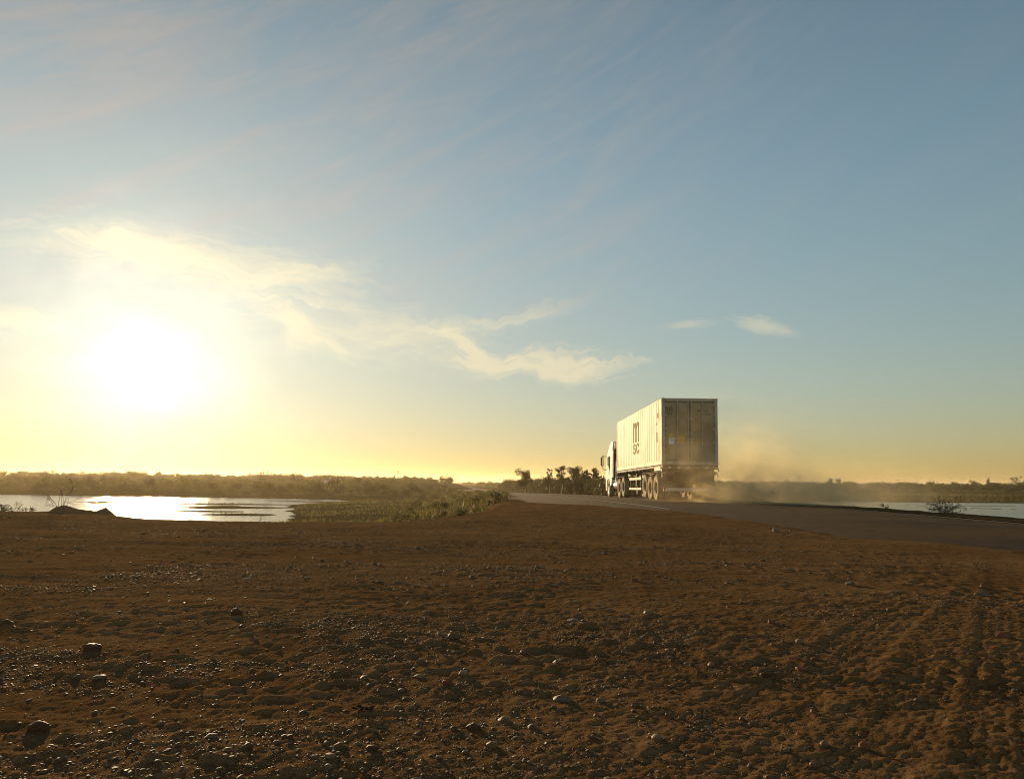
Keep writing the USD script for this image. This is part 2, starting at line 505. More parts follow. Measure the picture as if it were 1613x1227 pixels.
ry = axis(np.linspace(-80, 0, 40), np.linspace(0, 60, 150), np.linspace(60, 200, 100), np.linspace(200, 900, 60))
road = thing('road', 'two lane asphalt road with worn pale edge lines, dusty, running away to the horizon', 'road', kind='structure')
across = np.linspace(0, 1, 9)
L_, R_ = asphalt_left(ry)[:, None] - 0.5, asphalt_right(ry)[:, None] + 0.15 * (n2(ry * 0, ry, 0.5, 4)[:, None] - 0.5)
RX = L_ + (R_ - L_) * across
RY = np.repeat(ry[:, None], 9, 1)
RZ = road_z(RY) - 0.012 * np.abs(RX - line_left(RY) - LANES / 2) + 0.012 * (n2(RX, RY, 0.3, 8) - 0.5)
RZ[:, -1] -= 0.06
obj('carriageway', (np.stack([RX, RY, RZ], -1).reshape(-1, 3), grid_faces(len(ry), 9)), MAT_ROAD, road, smooth=True)


def road_surface(x, y):
    return road_z(y) - 0.012 * np.abs(x - line_left(y) - LANES / 2)


def painted(name, xf, y0, y1, w, steps):
    yy = np.linspace(y0, y1, steps)
    xx = np.stack([xf(yy) - w / 2, xf(yy), xf(yy) + w / 2], 1)
    Y = np.repeat(yy[:, None], 3, 1)
    zz = np.stack([road_surface(xx[:, k], yy) for k in range(3)], 1) + 0.014
    obj(name, (np.stack([xx, Y, zz], -1).reshape(-1, 3), grid_faces(steps, 3)), MAT_LINE, road)


painted('edge_line', lambda y: line_left(y), 22.0, 420, 0.13, 260)
painted('edge_line', lambda y: line_left(y) + LANES, -60, 420, 0.13, 300)

# dirt verge on the far side of the road
g = Graph()
p = g.pos()
d1 = g.noise(p, 0.9, 5, 0.6)
d2 = g.noise(p, 14.0, 5, 0.7)
dc = g.ramp(g.add(g.mul(d1, 0.6), g.mul(d2, 0.4)), [(0.30, (0.050, 0.030, 0.015)), (0.5, (0.085, 0.052, 0.026)), (0.7, (0.120, 0.076, 0.040))])
bs = g.node('diffuse_bsdf', 'BSDF', color=dc, roughness=0.7, normal=g.bump(d2, 0.8, 0.05))
MAT_VERGE = g.done('verge_dirt', surface=bs)
vy = axis(np.linspace(-80, 80, 300), np.linspace(80, 420, 120))
va = np.linspace(0, 1, 12)
VX = asphalt_right(vy)[:, None] - 0.25 + va * 2.9
VY = np.repeat(vy[:, None], 12, 1)
VZ = road_z(VY) - 0.06 - 0.05 * va + 0.16 * (n2(VX, VY, 0.9, 21) - 0.5) * np.sin(va * math.pi) - 0.45 * smoothstep(va, 0.72, 1.0)
obj('verge', (np.stack([VX, VY, VZ], -1).reshape(-1, 3), grid_faces(len(vy), 12)), MAT_VERGE, smooth=True, kind='structure', category='verge',
    label='narrow brown dirt verge along the far side of the road above the water')

# ------------------------------------------------------------------ the dirt lot
def polyline_frame(x, y, pts):
    """Distance across and way along a polyline for points x, y (both flat arrays)."""
    best = np.full(x.shape, 1e9); across_ = np.zeros(x.shape); along = np.zeros(x.shape); s0 = 0.0
    for (ax, ay), (bx, by) in zip(pts[:-1], pts[1:]):
        ex, ey = bx - ax, by - ay
        ln = math.hypot(ex, ey)
        t = np.clip(((x - ax) * ex + (y - ay) * ey) / (ln * ln), 0, 1)
        d = np.hypot(x - ax - t * ex, y - ay - t * ey)
        c = ((x - ax) * ey - (y - ay) * ex) / ln
        m = d < best
        best = np.where(m, d, best); across_ = np.where(m, np.sign(c) * d, across_); along = np.where(m, s0 + t * ln, along)
        s0 += ln
    return across_, along


TRACKS = []
for pts_, w_, depth_ in (
        ([(1503, 853), (1499, 900), (1450, 941), (1400, 986), (1334, 1037), (1240, 1110), (1110, 1215)], 0.27, 0.011),
        ([(1443, 850), (1436, 890), (1395, 930), (1340, 975), (1262, 1035), (1150, 1120)], 0.22, 0.007),
        ([(1385, 855), (1354, 896), (1294, 951), (1253, 976), (1190, 1020)], 0.20, 0.007),
        ([(1581, 868), (1586, 951), (1591, 1057), (1600, 1215)], 0.26, 0.010),
        ([(985, 862), (986, 911), (984, 985), (972, 1080)], 0.20, 0.006),
        ([(1022, 858), (1032, 906), (1045, 990), (1050, 1110)], 0.20, 0.006),
        ([(1475, 1042), (1440, 1132), (1395, 1200), (1360, 1227)], 0.20, 0.009),
        ([(0, 905), (330, 880), (760, 866), (1150, 868)], 0.24, 0.007),
        ([(0, 1010), (420, 960), (900, 935), (1280, 930)], 0.24, 0.006)):
    TRACKS.append((np.array([at(*q)[:2] for q in pts_]), w_, depth_))


def lot_z(x, y, fine=True):
    x, y = np.asarray(x, float), np.asarray(y, float)
    wx = x + 0.8 * (n2(x, y, 0.5, 31, 3) - 0.5)
    wy = y + 0.9 * (n2(x, y, 0.45, 33, 3) - 0.5) + 0.06 * x
    z = 0.10 * (n2(x, y, 0.22, 35, 3) - 0.5)
    z = z + 0.060 * (n2(wx * 0.22, wy, 1.25, 37, 4) - 0.5) * smoothstep(-x, -9, 3)
    z = z + 0.020 * (n2(wx * 0.45, wy, 3.4, 39, 3) - 0.5)
    if fine:
        lump = n2(wx, wy, 5.0, 41, 4)
        z = z + 0.006 * (lump - 0.5) + 0.009 * np.maximum(lump - 0.56, 0) * 2
        cl = meshkit.noise(np.stack([x * 17, y * 17, x * 0], -1), 43)
        z = z + 0.019 * np.maximum(cl - 0.62, 0) * smoothstep(n2(x, y, 0.9, 45, 3), 0.40, 0.62) * 2.4
        z = z + 0.0055 * (meshkit.noise(np.stack([x * 38, y * 38, x * 0], -1), 47) - 0.5) + 0.005 * (meshkit.noise(np.stack([x * 90, y * 90, x * 0], -1), 48) - 0.5)
    for pts, w, depth in TRACKS:
        lo, hi = pts.min(0) - 0.6, pts.max(0) + 0.6
        k = np.nonzero((x > lo[0]) & (x < hi[0]) & (y > lo[1]) & (y < hi[1]))
        if len(k[0]):
            a, s = polyline_frame(x[k], y[k], pts)
            patch = smoothstep(n2(x[k], y[k], 0.7, 49, 3), 0.36, 0.56)
            inside = smoothstep(w / 2 + 0.03 - np.abs(a), 0, 0.05)
            rim = np.exp(-((np.abs(a) - w / 2 - 0.05) / 0.035) ** 2)
            groove = 0.5 * np.cos(a / w * 2 * math.pi * 5) + 0.5 * np.sin(2 * math.pi * (s / 0.11 + 2.0 * np.abs(a) / w))
            z = z.copy()
            z[k] += patch * (-depth * 0.24 * inside + depth * 0.11 * inside * groove + depth * 0.16 * rim)
    # a low heap of earth at the rim on the left
    hx, hy = MOUND
    z = z + 0.03 * np.exp(-((x - hx) / 2.2) ** 2 - ((y - hy) / 0.9) ** 2)
    s = crest_side(x, y)
    z = z - 0.05 * smoothstep(-s, -1.6, 0) - np.where(s < 0, 0.42 * -s, 0)
    # towards the asphalt the dirt thins out
    e = x - asphalt_left(y) + 1.7 * (n2(x, y, 0.8, 51, 5) - 0.5)
    base = road_surface(x, y)
    flat = smoothstep(e, -4.0, -0.2)
    z = (z - 0.02) * (1 - 0.75 * flat) + base * flat
    return z - 0.14 * smoothstep(e, -0.25, 0.45) + 0.035 * smoothstep(-e, 0.0, 0.6)


MOUND = at(124, 805.5)[:2]
rows = np.concatenate([-np.geomspace(18, 0.12, 60), np.geomspace(0.9 + 0.9, 47 + 0.9, 820) - 0.9])
rows = np.unique(np.round(np.concatenate([rows[:60], [0.0, 0.3, 0.6], rows[60:]]), 5))
half = 1.22 * (np.abs(rows) + 1.0) + np.where(rows < 0.9, 2.0 * (0.9 - rows) * 0.3, 0)
NC = 940
LX = -half[:, None] + (np.minimum(half, asphalt_left(rows) + 0.9) + half)[:, None] * np.linspace(0, 1, NC)
LY = np.repeat(rows[:, None], NC, 1)
LZ = lot_z(LX, LY)
keep = crest_side(LX, LY) > -2.2
f_ = grid_faces(len(rows), NC)
f_ = f_[keep.ravel()[f_].all(1)]
v_ = np.stack([LX, LY, LZ], -1).reshape(-1, 3)
ids = np.unique(f_)
remap = np.full(len(v_), -1); remap[ids] = np.arange(len(ids))

g = Graph()
p = g.pos()
s1 = g.noise(p, 0.55, 5, 0.6)
s2 = g.noise(p, 6.0, 6, 0.7)
s3 = g.noise(p, 95.0, 4, 0.75)
s4 = g.noise(p, 340.0, 2, 0.7)
soil = g.ramp(g.add(g.mul(s1, 0.45), g.mul(s2, 0.55)), [(0.28, (0.072, 0.037, 0.014)), (0.43, (0.110, 0.061, 0.025)), (0.56, (0.150, 0.087, 0.039)), (0.70, (0.215, 0.128, 0.060))])
soil = g.mix(g.smooth(s3, 0.42, 0.70, 0, 0.55), soil, (0.052, 0.024, 0.010))
soil = g.mix(g.smooth(s4, 0.60, 0.80, 0, 0.5), soil, (0.17, 0.095, 0.045))
nrm = g.bump(g.add(g.mul(s3, 0.75), g.mul(s4, 0.25)), 0.85, 0.012)
nrm = g.node('bump', 'normal', height=s2, strength=0.5, distance=0.03, normal=nrm)
bs = g.node('diffuse_bsdf', 'BSDF', color=soil, normal=nrm)
MAT_SOIL = g.done('red_brown_soil', surface=bs)
lot = obj('dirt_lot', (v_[ids], remap[f_]), MAT_SOIL, smooth=True, kind='structure', category='ground',
          label='bare red brown dirt lot in the foreground with wheel tracks and scattered stones')

# ------------------------------------------------------------------ stones
rng = np.random.default_rng(7)


def stone_mesh(seed, level=1, flat=0.6, rough=0.35, sharp=False):
    m = trimesh.creation.icosphere(subdivisions=level)
    v = m.vertices
    r = np.random.default_rng(seed)
    k = 1 + rough * 2 * (meshkit.fbm(v * 1.1 + r.uniform(0, 50, 3), 3, seed) - 0.5)
    if sharp:
        for _ in range(7):
            nrm_ = r.normal(size=3); nrm_ /= np.linalg.norm(nrm_)
            c = r.uniform(0.55, 0.85)
            dd = (v * k[:, None]) @ nrm_
            k = np.where(dd > c, k * c / np.maximum(dd, 1e-6), k)
    v = v * k[:, None] * [1.0, r.uniform(0.65, 0.95), flat]
    return trimesh.Trimesh(v, m.faces, process=False)


g = Graph()
p = g.pos()
rn = g.node('object_info', 'random')
q1 = g.noise(p, 60.0, 4, 0.65)
sc = g.ramp(rn, [(0.0, (0.065, 0.034, 0.015)), (0.3, (0.092, 0.048, 0.020)), (0.55, (0.112, 0.064, 0.030)), (0.8, (0.080, 0.045, 0.022)), (0.95, (0.135, 0.085, 0.046)), (1.0, (0.120, 0.046, 0.017))])
sc = g.mix(g.smooth(q1, 0.40, 0.70, 0, 0.6), sc, (0.070, 0.031, 0.011))
bs = g.node('principled_bsdf', 'BSDF', base_color=sc, roughness=0.65, specular_ior_level=0.10, normal=g.bump(q1, 0.5, 0.008))
MAT_STONE = g.done('stone', surface=bs)


def stone_colour(name, c, c2=(0.075, 0.034, 0.013)):
    g = Graph()
    p = g.pos()
    q1 = g.noise(p, 45.0, 5, 0.65)
    bs = g.node('principled_bsdf', 'BSDF', base_color=g.mix(g.smooth(q1, 0.45, 0.72, 0, 0.7), c, c2), roughness=0.65, specular_ior_level=0.10, normal=g.bump(q1, 0.5, 0.008))
    return g.done(name, surface=bs)


MAT_PALE = stone_colour('pale_stone', (0.15, 0.092, 0.048))
MAT_GREY = stone_colour('grey_stone', (0.105, 0.075, 0.048))
MAT_RED = stone_colour('red_brick_stone', (0.13, 0.045, 0.017), (0.09, 0.035, 0.016))
MAT_CLOD = stone_colour('earth_clod', (0.055, 0.024, 0.009), (0.036, 0.016, 0.006))

STONES = [stone_mesh(100 + i, 2, [0.5, 0.65, 0.45, 0.75, 0.55, 0.6, 0.4, 0.7][i], 0.4, i % 2 == 0) for i in range(8)]
KINDS = []
for i, m in enumerate(STONES):
    k = proto(f'stone_kind_{"abcdefgh"[i]}')
    usdkit.mesh(stage, f'{k.GetPath()}/rock', m, MAT_STONE, True)
    KINDS.append(k)


def surf(x, y):
    return float(lot_z(np.array([x]), np.array([y]))[0])


placed = []
# the stones that stand out in the photograph: centre, width, height/width, look, label
SPECIAL = [
    (885, 1115, 36, 0.42, MAT_GREY, 'smooth grey loaf-shaped stone alone near the bottom centre of the lot'),
    (905, 986, 27, 0.34, MAT_PALE, 'flat pale slab-like stone on smoother dirt in the middle of the lot'),
    (1022, 974, 20, 0.40, MAT_PALE, 'pale angular stone with a bright left end, right of the lot centre'),
    (1216, 991, 15, 0.85, MAT_RED, 'upright reddish stone with a long shadow to its right'),
    (1260, 1024, 15, 0.8, MAT_PALE, 'tan pointed stone just above the crumbled red brick'),
    (1547, 943, 26, 0.50, MAT_GREY, 'rounded grey stone by the wheel track at the right edge'),
    (1551, 930, 18, 0.6, MAT_RED, 'small reddish stone directly behind the rounded grey one'),
    (1487, 845, 12, 0.9, MAT_PALE, 'pale stone standing at the edge of the asphalt'),
    (1222, 838, 14, 0.75, MAT_PALE, 'pale orange stone on the rim where dirt meets the road'),
    (1000, 921, 14, 0.7, MAT_RED, 'small orange-brown stone beside the faint upright wheel tracks'),
    (155, 1085, 28, 0.5, MAT_GREY, 'long dull stone among dense gravel on the left'),
    (10, 990, 26, 0.6, MAT_CLOD, 'dark clod cut by the left edge of the picture'),
    (60, 1170, 40, 0.55, MAT_CLOD, 'big dark crumbly clod in the lower left corner'),
    (145, 1035, 36, 0.42, MAT_CLOD, 'broad dark clod left of the centre gravel'),
    (372, 975, 26, 0.55, MAT_CLOD, 'dark lumpy clod on the left half of the lot, far from others'),
    (730, 1080, 22, 0.62, MAT_PALE, 'domed tan stone beside a dark reddish clod'),
    (705, 1092, 22, 0.55, MAT_RED, 'dark reddish clod beside the domed tan stone'),
    (660, 1081, 22, 0.35, MAT_PALE, 'flat orange-tan stone left of the domed one'),
    (745, 1165, 30, 0.55, MAT_CLOD, 'dark heaped clod at the bottom edge near the centre'),
    (585, 1205, 24, 0.5, MAT_CLOD, 'low dark clod at the bottom edge left of centre'),
    (1250, 1052, 26, 0.35, MAT_RED, 'crumbled red brick fragment, the largest of its patch'),
    (1285, 1050, 20, 0.4, MAT_RED, 'red brick crumb at the right end of the red patch'),
    (1262, 1066, 22, 0.4, MAT_RED, 'red brick crumb at the front of the red patch'),
    (1362, 1192, 22, 0.9, MAT_RED, 'tall rusty stone near the bottom right'),
    (1580, 1012, 24, 0.55, MAT_RED, 'brown stone by the dark rut at the right edge'),
    (1338, 927, 18, 0.5, MAT_GREY, 'grey stone between the curving wheel tracks'),
    (945, 1120, 18, 0.6, MAT_GREY, 'small dark grey stone right of the grey loaf-shaped one'),
    (1205, 1075, 20, 0.55, MAT_CLOD, 'dark clod left of the red brick patch'),
]
for sx, sy, w, hr, mat, label in SPECIAL:
    q = at(sx, sy + 0.3 * w * hr, -0.02)
    d = math.hypot(q[0], q[1])
    r = 0.80 * w * q[1] / FOCAL / 2
    clod = mat is MAT_CLOD
    m = stone_mesh(500 + sx, 3 if w > 24 else 2, 1.0, 0.45 if clod else 0.35, not clod)
    if clod:
        m.vertices = m.vertices * (1 + 0.30 * (meshkit.fbm(m.vertices * 3.2 + sx, 3, sx) - 0.5))[:, None]
    e = m.bounds
    m.apply_scale([2 * r / (e[1][0] - e[0][0]), 1.6 * r / (e[1][1] - e[0][1]), 2 * r * hr * 1.25 / (e[1][2] - e[0][2])])
    o = thing('stone' if not clod else 'earth_clod', label, 'clod' if clod else 'stone', (q[0], q[1], surf(q[0], q[1]) + r * hr * 0.25), 0)
    usdkit.mesh(stage, f'{o.GetPath()}/rock', m, mat, True)
    _used[f'{o.GetPath()}/rock'] = 0
    placed.append((q[0], q[1], r))


def density(x, y):
    """How stony the lot is: windrows of gravel to the left and in the middle, cleaner towards the road."""
    c = n2(x * 0.35, y + 0.06 * x, 1.3, 37, 4)
    side = np.interp(x / (y + 0.5), [-0.9, -0.3, 0.15, 0.5, 0.8], [1.0, 1.0, 0.75, 0.40, 0.45])
    return (0.12 + 1.6 * smoothstep(c, 0.46, 0.64) * (0.3 + 1.4 * smoothstep(n2(x, y, 1.9, 57, 3), 0.38, 0.62))) * side


def scatter(n, rmin, rmax, power, ymax, seed):
    r_ = np.random.default_rng(seed)
    y = 1.15 + (ymax - 1.15) * r_.random(n * 6) ** 0.62
    x = (y + 0.4) * r_.uniform(-0.82, 0.82, n * 6)
    k = (r_.random(n * 6) < density(x, y) * 0.65) & (x < asphalt_left(y) - 0.25 + 1.3 * r_.random(n * 6) ** 2.5) & (crest_side(x, y) > 0.1)
    x, y = x[k][:n], y[k][:n]
    u = r_.random(len(x))
    rad = (rmin ** -power + u * (rmax ** -power - rmin ** -power)) ** (-1 / power)
    return x, y, rad


# single stones, the ones that show largest
x, y, rad = scatter(700, 0.009, 0.036, 2.2, 15.0, 11)
show = np.argsort(-rad / (y + 0.3))
n_single = 0
for i in show:
    if n_single >= 260:
        break
    if any((x[i] - a) ** 2 + (y[i] - b) ** 2 < (rad[i] + c) ** 2 for a, b, c in placed):
        continue
    placed.append((x[i], y[i], rad[i]))
    copy_of(KINDS[int(rng.integers(8))], 'stone', 'loose brown stone lying on the bare dirt lot', 'stone', (x[i], y[i], surf(x[i], y[i]) + rad[i] * rng.uniform(-0.05, 0.3)),
            rng.uniform(0, 360), rad[i] * np.array([1, rng.uniform(0.75, 1), rng.uniform(0.8, 1.15)]), group='loose stones scattered over the dirt lot', tilt=rng.uniform(-14, 14))
    n_single += 1


def instancer(name, protos, xyz, rot, scale, index, label, category=None, seed=0, tilt=10):
    """Uncountable small things: one object."""
    pi = UsdGeom.PointInstancer.Define(stage, numbered(f'/World/{name}'))
    targets = []
    for pn, pm, pmat, psm in protos:
        usdkit.mesh(stage, f'{pi.GetPath()}/{pn}', pm, pmat, psm)
        targets.append(Sdf.Path(f'{pi.GetPath()}/{pn}'))
    pi.CreatePrototypesRel().SetTargets(targets)
    pi.CreateProtoIndicesAttr(Vt.IntArray.FromNumpy(index.astype(np.int32)))
    pi.CreatePositionsAttr(Vt.Vec3fArray.FromNumpy(xyz.astype(np.float32)))
    pi.CreateScalesAttr(Vt.Vec3fArray.FromNumpy(scale.astype(np.float32)))
    r_ = np.random.default_rng(seed)
    t = np.radians(r_.uniform(-tilt, tilt, (len(xyz), 2)))
    cz, sz, cx, sx_, cy, sy_ = np.cos(rot / 2), np.sin(rot / 2), np.cos(t[:, 0] / 2), np.sin(t[:, 0] / 2), np.cos(t[:, 1] / 2), np.sin(t[:, 1] / 2)
    w = cz * cx * cy + sz * sx_ * sy_
    qx = cz * sx_ * cy - sz * cx * sy_
    qy = cz * cx * sy_ + sz * sx_ * cy
    qz = sz * cx * cy - cz * sx_ * sy_
    pi.CreateOrientationsAttr(Vt.QuathArray([Gf.Quath(float(a), float(b), float(c), float(d)) for a, b, c, d in zip(w, qx, qy, qz)]))
    return tag(pi.GetPrim(), label, category, kind='stuff')


def hidden_proto(name, mesh, mat, smooth=False):
    return name, mesh, mat, smooth


PEB = [hidden_proto(f'pebble_kind_{"abcdefgh"[i]}', stone_mesh(300 + i, 1, 0.5 + 0.08 * (i % 5), 0.5, i % 4 != 1), MAT_STONE, i % 4 == 1) for i in range(8)]
xs_, ys_, rs_ = [], [], []
for n, a, b, pw, ym, sd in ((26000, 0.0020, 0.008, 2.2, 4.8, 21), (12000, 0.0035, 0.015, 2.8, 9.5, 22), (26000, 0.006, 0.024, 3.0, 18.5, 23)):
    x, y, rad = scatter(n, a, b, pw, ym, sd)
    xs_.append(x); ys_.append(y); rs_.append(rad)
x, y, rad = map(np.concatenate, (xs_, ys_, rs_))
z = lot_z(x, y)
sc_ = rad[:, None] * np.stack([np.ones(len(x)), rng.uniform(0.7, 1.0, len(x)), rng.uniform(0.7, 1.2, len(x))], 1)
instancer('gravel', PEB, np.stack([x, y, z + rad * rng.uniform(-0.40, 0.20, len(x))], 1), rng.uniform(0, 2 * math.pi, len(x)), sc_, rng.integers(0, 8, len(x)),
          'fine gravel and pebbles strewn over the dirt lot', 'gravel', 5, 18)

# ------------------------------------------------------------------ the truck: tractor, semi-trailer, container
def steel_white(name, base, dust, amount, scale=1.2):
    return dusty(name, base, dust, amount, scale, 0.6, spec=0.03)


M_CONT = steel_white('container_paint', (0.60, 0.54, 0.38), (0.50, 0.42, 0.27), 0.30, 0.6)
M_RAIL = steel_white('container_rail_paint', (0.56, 0.50, 0.38), (0.46, 0.38, 0.26), 0.3, 1.0)
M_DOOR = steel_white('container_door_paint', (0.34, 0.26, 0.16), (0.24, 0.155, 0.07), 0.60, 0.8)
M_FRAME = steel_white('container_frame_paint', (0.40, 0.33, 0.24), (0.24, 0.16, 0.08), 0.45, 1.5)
M_GASKET = simple('rubber_gasket', (0.10, 0.085, 0.065), 0.8)
M_LOGO = dusty('logo_paint', (0.25, 0.19, 0.09), (0.30, 0.23, 0.12), 0.25, 1.5, 0.8, spec=0.02)
M_PRINT = dusty('small_print', (0.10, 0.075, 0.045), (0.30, 0.21, 0.12), 0.4, 2)
M_YELLOW = dusty('yellow_sticker', (0.50, 0.30, 0.03), (0.30, 0.21, 0.12), 0.35, 2)
M_ORANGE = dusty('orange_sticker', (0.42, 0.22, 0.06), (0.30, 0.21, 0.12), 0.4, 2)
M_PANEL = dusty('grey_white_sticker', (0.62, 0.60, 0.58), (0.30, 0.21, 0.12), 0.3, 2)
M_CAB = steel_white('cab_paint', (0.60, 0.56, 0.48), (0.38, 0.29, 0.18), 0.15, 1.2)
M_DARK = dusty('chassis_black', (0.030, 0.027, 0.024), (0.14, 0.095, 0.055), 0.45, 1.6, 0.6)
M_GUARD = steel_white('guard_paint', (0.56, 0.50, 0.36), (0.40, 0.31, 0.18), 0.35, 2)
M_TYRE = dusty('tyre_rubber', (0.055, 0.044, 0.033), (0.42, 0.31, 0.18), 0.80, 3.0, 0.85)
M_RIM = dusty('steel_rim', (0.16, 0.12, 0.08), (0.24, 0.165, 0.095), 0.5, 4.0, 0.6)
M_CHROME = simple('bright_rim', (0.62, 0.60, 0.57), 0.22, metallic=1.0)
M_RED = dusty('red_paint', (0.26, 0.05, 0.03), (0.26, 0.17, 0.10), 0.4, 3)
M_WHITE = dusty('reflector_white', (0.72, 0.68, 0.62), (0.30, 0.20, 0.12), 0.25, 3)
M_LAMP = simple('tail_lamp_red', (0.16, 0.015, 0.012), 0.25)
g = Graph()
tr = g.node('transparent_bsdf', 'BSDF', color=(0.35, 0.36, 0.34))
gl = g.node('glossy_bsdf', 'BSDF', color=(1, 1, 1), roughness=0.04)
M_GLASS = g.done('cab_glass', surface=g.node('mix_closure', 'closure', fac=g.m('minimum', g.add(g.node('fresnel', 'fac', IOR=1.5), 0.10), 1.0), closure1=tr, closure2=gl))
M_MIRROR = simple('mirror_glass', (0.7, 0.7, 0.7), 0.03, metallic=1.0)

HEAD = 1.1                                            # the truck's heading, degrees to the left of straight ahead
TAIL = np.array([7.70, 31.9])                         # below the middle of the container's rear
PITCH_T = math.degrees(-0.0078)


def truck_thing(name, label, category):
    o = thing(name, label, category, (TAIL[0], TAIL[1], float(road_z(TAIL[1])) - 0.03), HEAD, tilt=PITCH_T)
    return o


# ---- container: 12.19 x 2.44 x 2.90 m, its floor 1.55 m above the road; local y runs forward from its rear
CW, CL, CH, CZ = 2.438, 12.192, 2.896, 1.56
box_ = truck_thing('shipping_container', 'dusty white forty foot shipping container lettered msc, riding on the trailer', 'container')
for ix in (-1, 1):
    for yy in (0.08, CL - 0.08):
        obj('corner_post', box(0.14, 0.16, CH - 0.24, ix * (CW / 2 - 0.07), yy, CZ + CH / 2, 0.012), M_FRAME, box_)
        for zz in (CZ + 0.06, CZ + CH - 0.06):
            obj('corner_casting', box(0.165, 0.18, 0.12, ix * (CW / 2 - 0.078), yy, zz, 0.01), M_FRAME, box_)
    obj('top_rail', box(0.06, CL - 0.34, 0.06, ix * (CW / 2 - 0.035), CL / 2, CZ + CH - 0.05, 0.008), M_RAIL, box_)
    obj('bottom_rail', box(0.05, CL - 0.34, 0.17, ix * (CW / 2 - 0.03), CL / 2, CZ + 0.095, 0.008), M_RAIL, box_)


def corrugated(length, height, pitch=0.50, depth=0.014):
    """A wall in the yz plane: flat strips between narrow folded grooves."""
    ys, xs = [0.0], [0.0]
    n = int(length / pitch)
    q = length / n
    for i in range(n):
        for f, d in ((0.80, 0), (0.87, 1), (0.93, 1), (1.0, 0)):
            ys.append((i + f) * q); xs.append(-depth * d)
    ys, xs = np.array(ys), np.array(xs)
    v = np.concatenate([np.stack([xs, ys, 0 * ys], 1), np.stack([xs, ys, 0 * ys + height], 1)])
    k = len(ys)
    i = np.arange(k - 1)
    f = np.vstack([np.stack([i, i + 1, i + 1 + k], 1), np.stack([i, i + 1 + k, i + k], 1)])
    return v, f


SIDE_H = CH - 0.26
for ix in (-1, 1):
    v, f = corrugated(CL - 0.32, SIDE_H)
    v = v.copy()
    v[:, 0] = ix * (CW / 2 - 0.012 + v[:, 0]); v[:, 1] += 0.16; v[:, 2] += CZ + 0.18
    obj('side_panel', (v, f), M_CONT, box_)
v, f = corrugated(CW - 0.28, SIDE_H, 0.26, 0.045)
v = np.stack([v[:, 1] - CW / 2 + 0.14, CL - 0.02 + v[:, 0], v[:, 2] + CZ + 0.18], 1)
obj('front_panel', (v, f), M_CONT, box_)
obj('roof', box(CW - 0.14, CL - 0.30, 0.03, 0, CL / 2, CZ + CH - 0.03, 0), M_CONT, box_)
obj('floor', box(CW - 0.12, CL - 0.30, 0.10, 0, CL / 2, CZ + 0.09, 0), M_DARK, box_)
obj('door_header', box(CW - 0.34, 0.12, 0.13, 0, 0.06, CZ + CH - 0.075, 0.01), M_FRAME, box_)
obj('door_sill', box(CW - 0.34, 0.14, 0.16, 0, 0.075, CZ + 0.09, 0.01), M_FRAME, box_)
DW, DH = (CW - 0.30) / 2, CH - 0.33
for ix in (-1, 1):
    cx = ix * (DW / 2 + 0.006)
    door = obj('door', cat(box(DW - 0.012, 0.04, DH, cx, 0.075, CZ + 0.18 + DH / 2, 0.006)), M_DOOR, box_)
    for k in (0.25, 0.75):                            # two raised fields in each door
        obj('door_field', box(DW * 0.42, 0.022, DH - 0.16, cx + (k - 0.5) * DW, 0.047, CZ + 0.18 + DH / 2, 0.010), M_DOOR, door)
    for k in (0.06, 0.50) if ix > 0 else (0.50, 0.94):
        rx = cx + (k - 0.5) * DW
        obj('lock_rod', cyl(0.019, DH + 0.10, 'z', rx, 0.005, CZ + 0.18 + DH / 2, 10), M_FRAME, door)
        obj('rod_handle', box(0.42, 0.03, 0.035, rx + 0.14 * (1 if k < 0.5 else -1), -0.012, CZ + 1.10, 0.008), M_FRAME, door)
        for zz in (0.24, 0.95, 1.35, 2.0, 2.66):
            obj('rod_bracket', box(0.10, 0.05, 0.06, rx, 0.012, CZ + zz, 0.008), M_FRAME, door)
    for zz in (0.35, 0.95, 1.55, 2.15, 2.6):
        obj('hinge', box(0.12, 0.06, 0.09, ix * (CW / 2 - 0.16), 0.03, CZ + zz, 0.01), M_FRAME, door)
    obj('gasket', cat(box(0.024, 0.02, DH, ix * 0.014, 0.048, CZ + 0.18 + DH / 2), box(DW - 0.05, 0.02, 0.028, cx, 0.048, CZ + 0.19), box(DW - 0.05, 0.02, 0.028, cx, 0.048, CZ + 0.17 + DH)), M_GASKET, door)


def lettering(text, width, height, depth=0.004, bold=True):
    m = meshkit.text_mesh(text, 1.0, 0.2, bold=bold)
    b = m.bounds
    m.apply_translation(-b[0])
    m.apply_scale([width / (b[1][0] - b[0][0]), height / (b[1][1] - b[0][1]), depth / (b[1][2] - b[0][2])])
    return m


def on_left_side(m, y_left, z0):
    """Lettering on the container's left side: it reads from the front backwards."""
    v = m.vertices
    return trimesh.Trimesh(np.stack([-CW / 2 + 0.008 - v[:, 2], y_left - v[:, 0], z0 + v[:, 1]], 1), m.faces, process=False)


def on_rear(m, x0, z0, y=0.030):
    v = m.vertices
    return trimesh.Trimesh(np.stack([x0 + v[:, 0], y - v[:, 2], z0 + v[:, 1]], 1), m.faces, process=False)


SZ = CZ + 0.18
obj('logo', on_left_side(lettering('m', 1.62, 1.02), 6.85, SZ + SIDE_H * 0.44), M_LOGO, box_)
obj('logo', on_left_side(lettering('sc', 1.45, 0.56), 6.75, SZ + SIDE_H * 0.205), M_LOGO, box_)
obj('logo', on_rear(lettering('m', 0.27, 0.20), -CW / 2 + 0.215, CZ + 2.30), M_PRINT, box_)
obj('logo', on_rear(lettering('sc', 0.24, 0.11), -CW / 2 + 0.235, CZ + 2.165), M_PRINT, box_)
rp = np.random.default_rng(5)


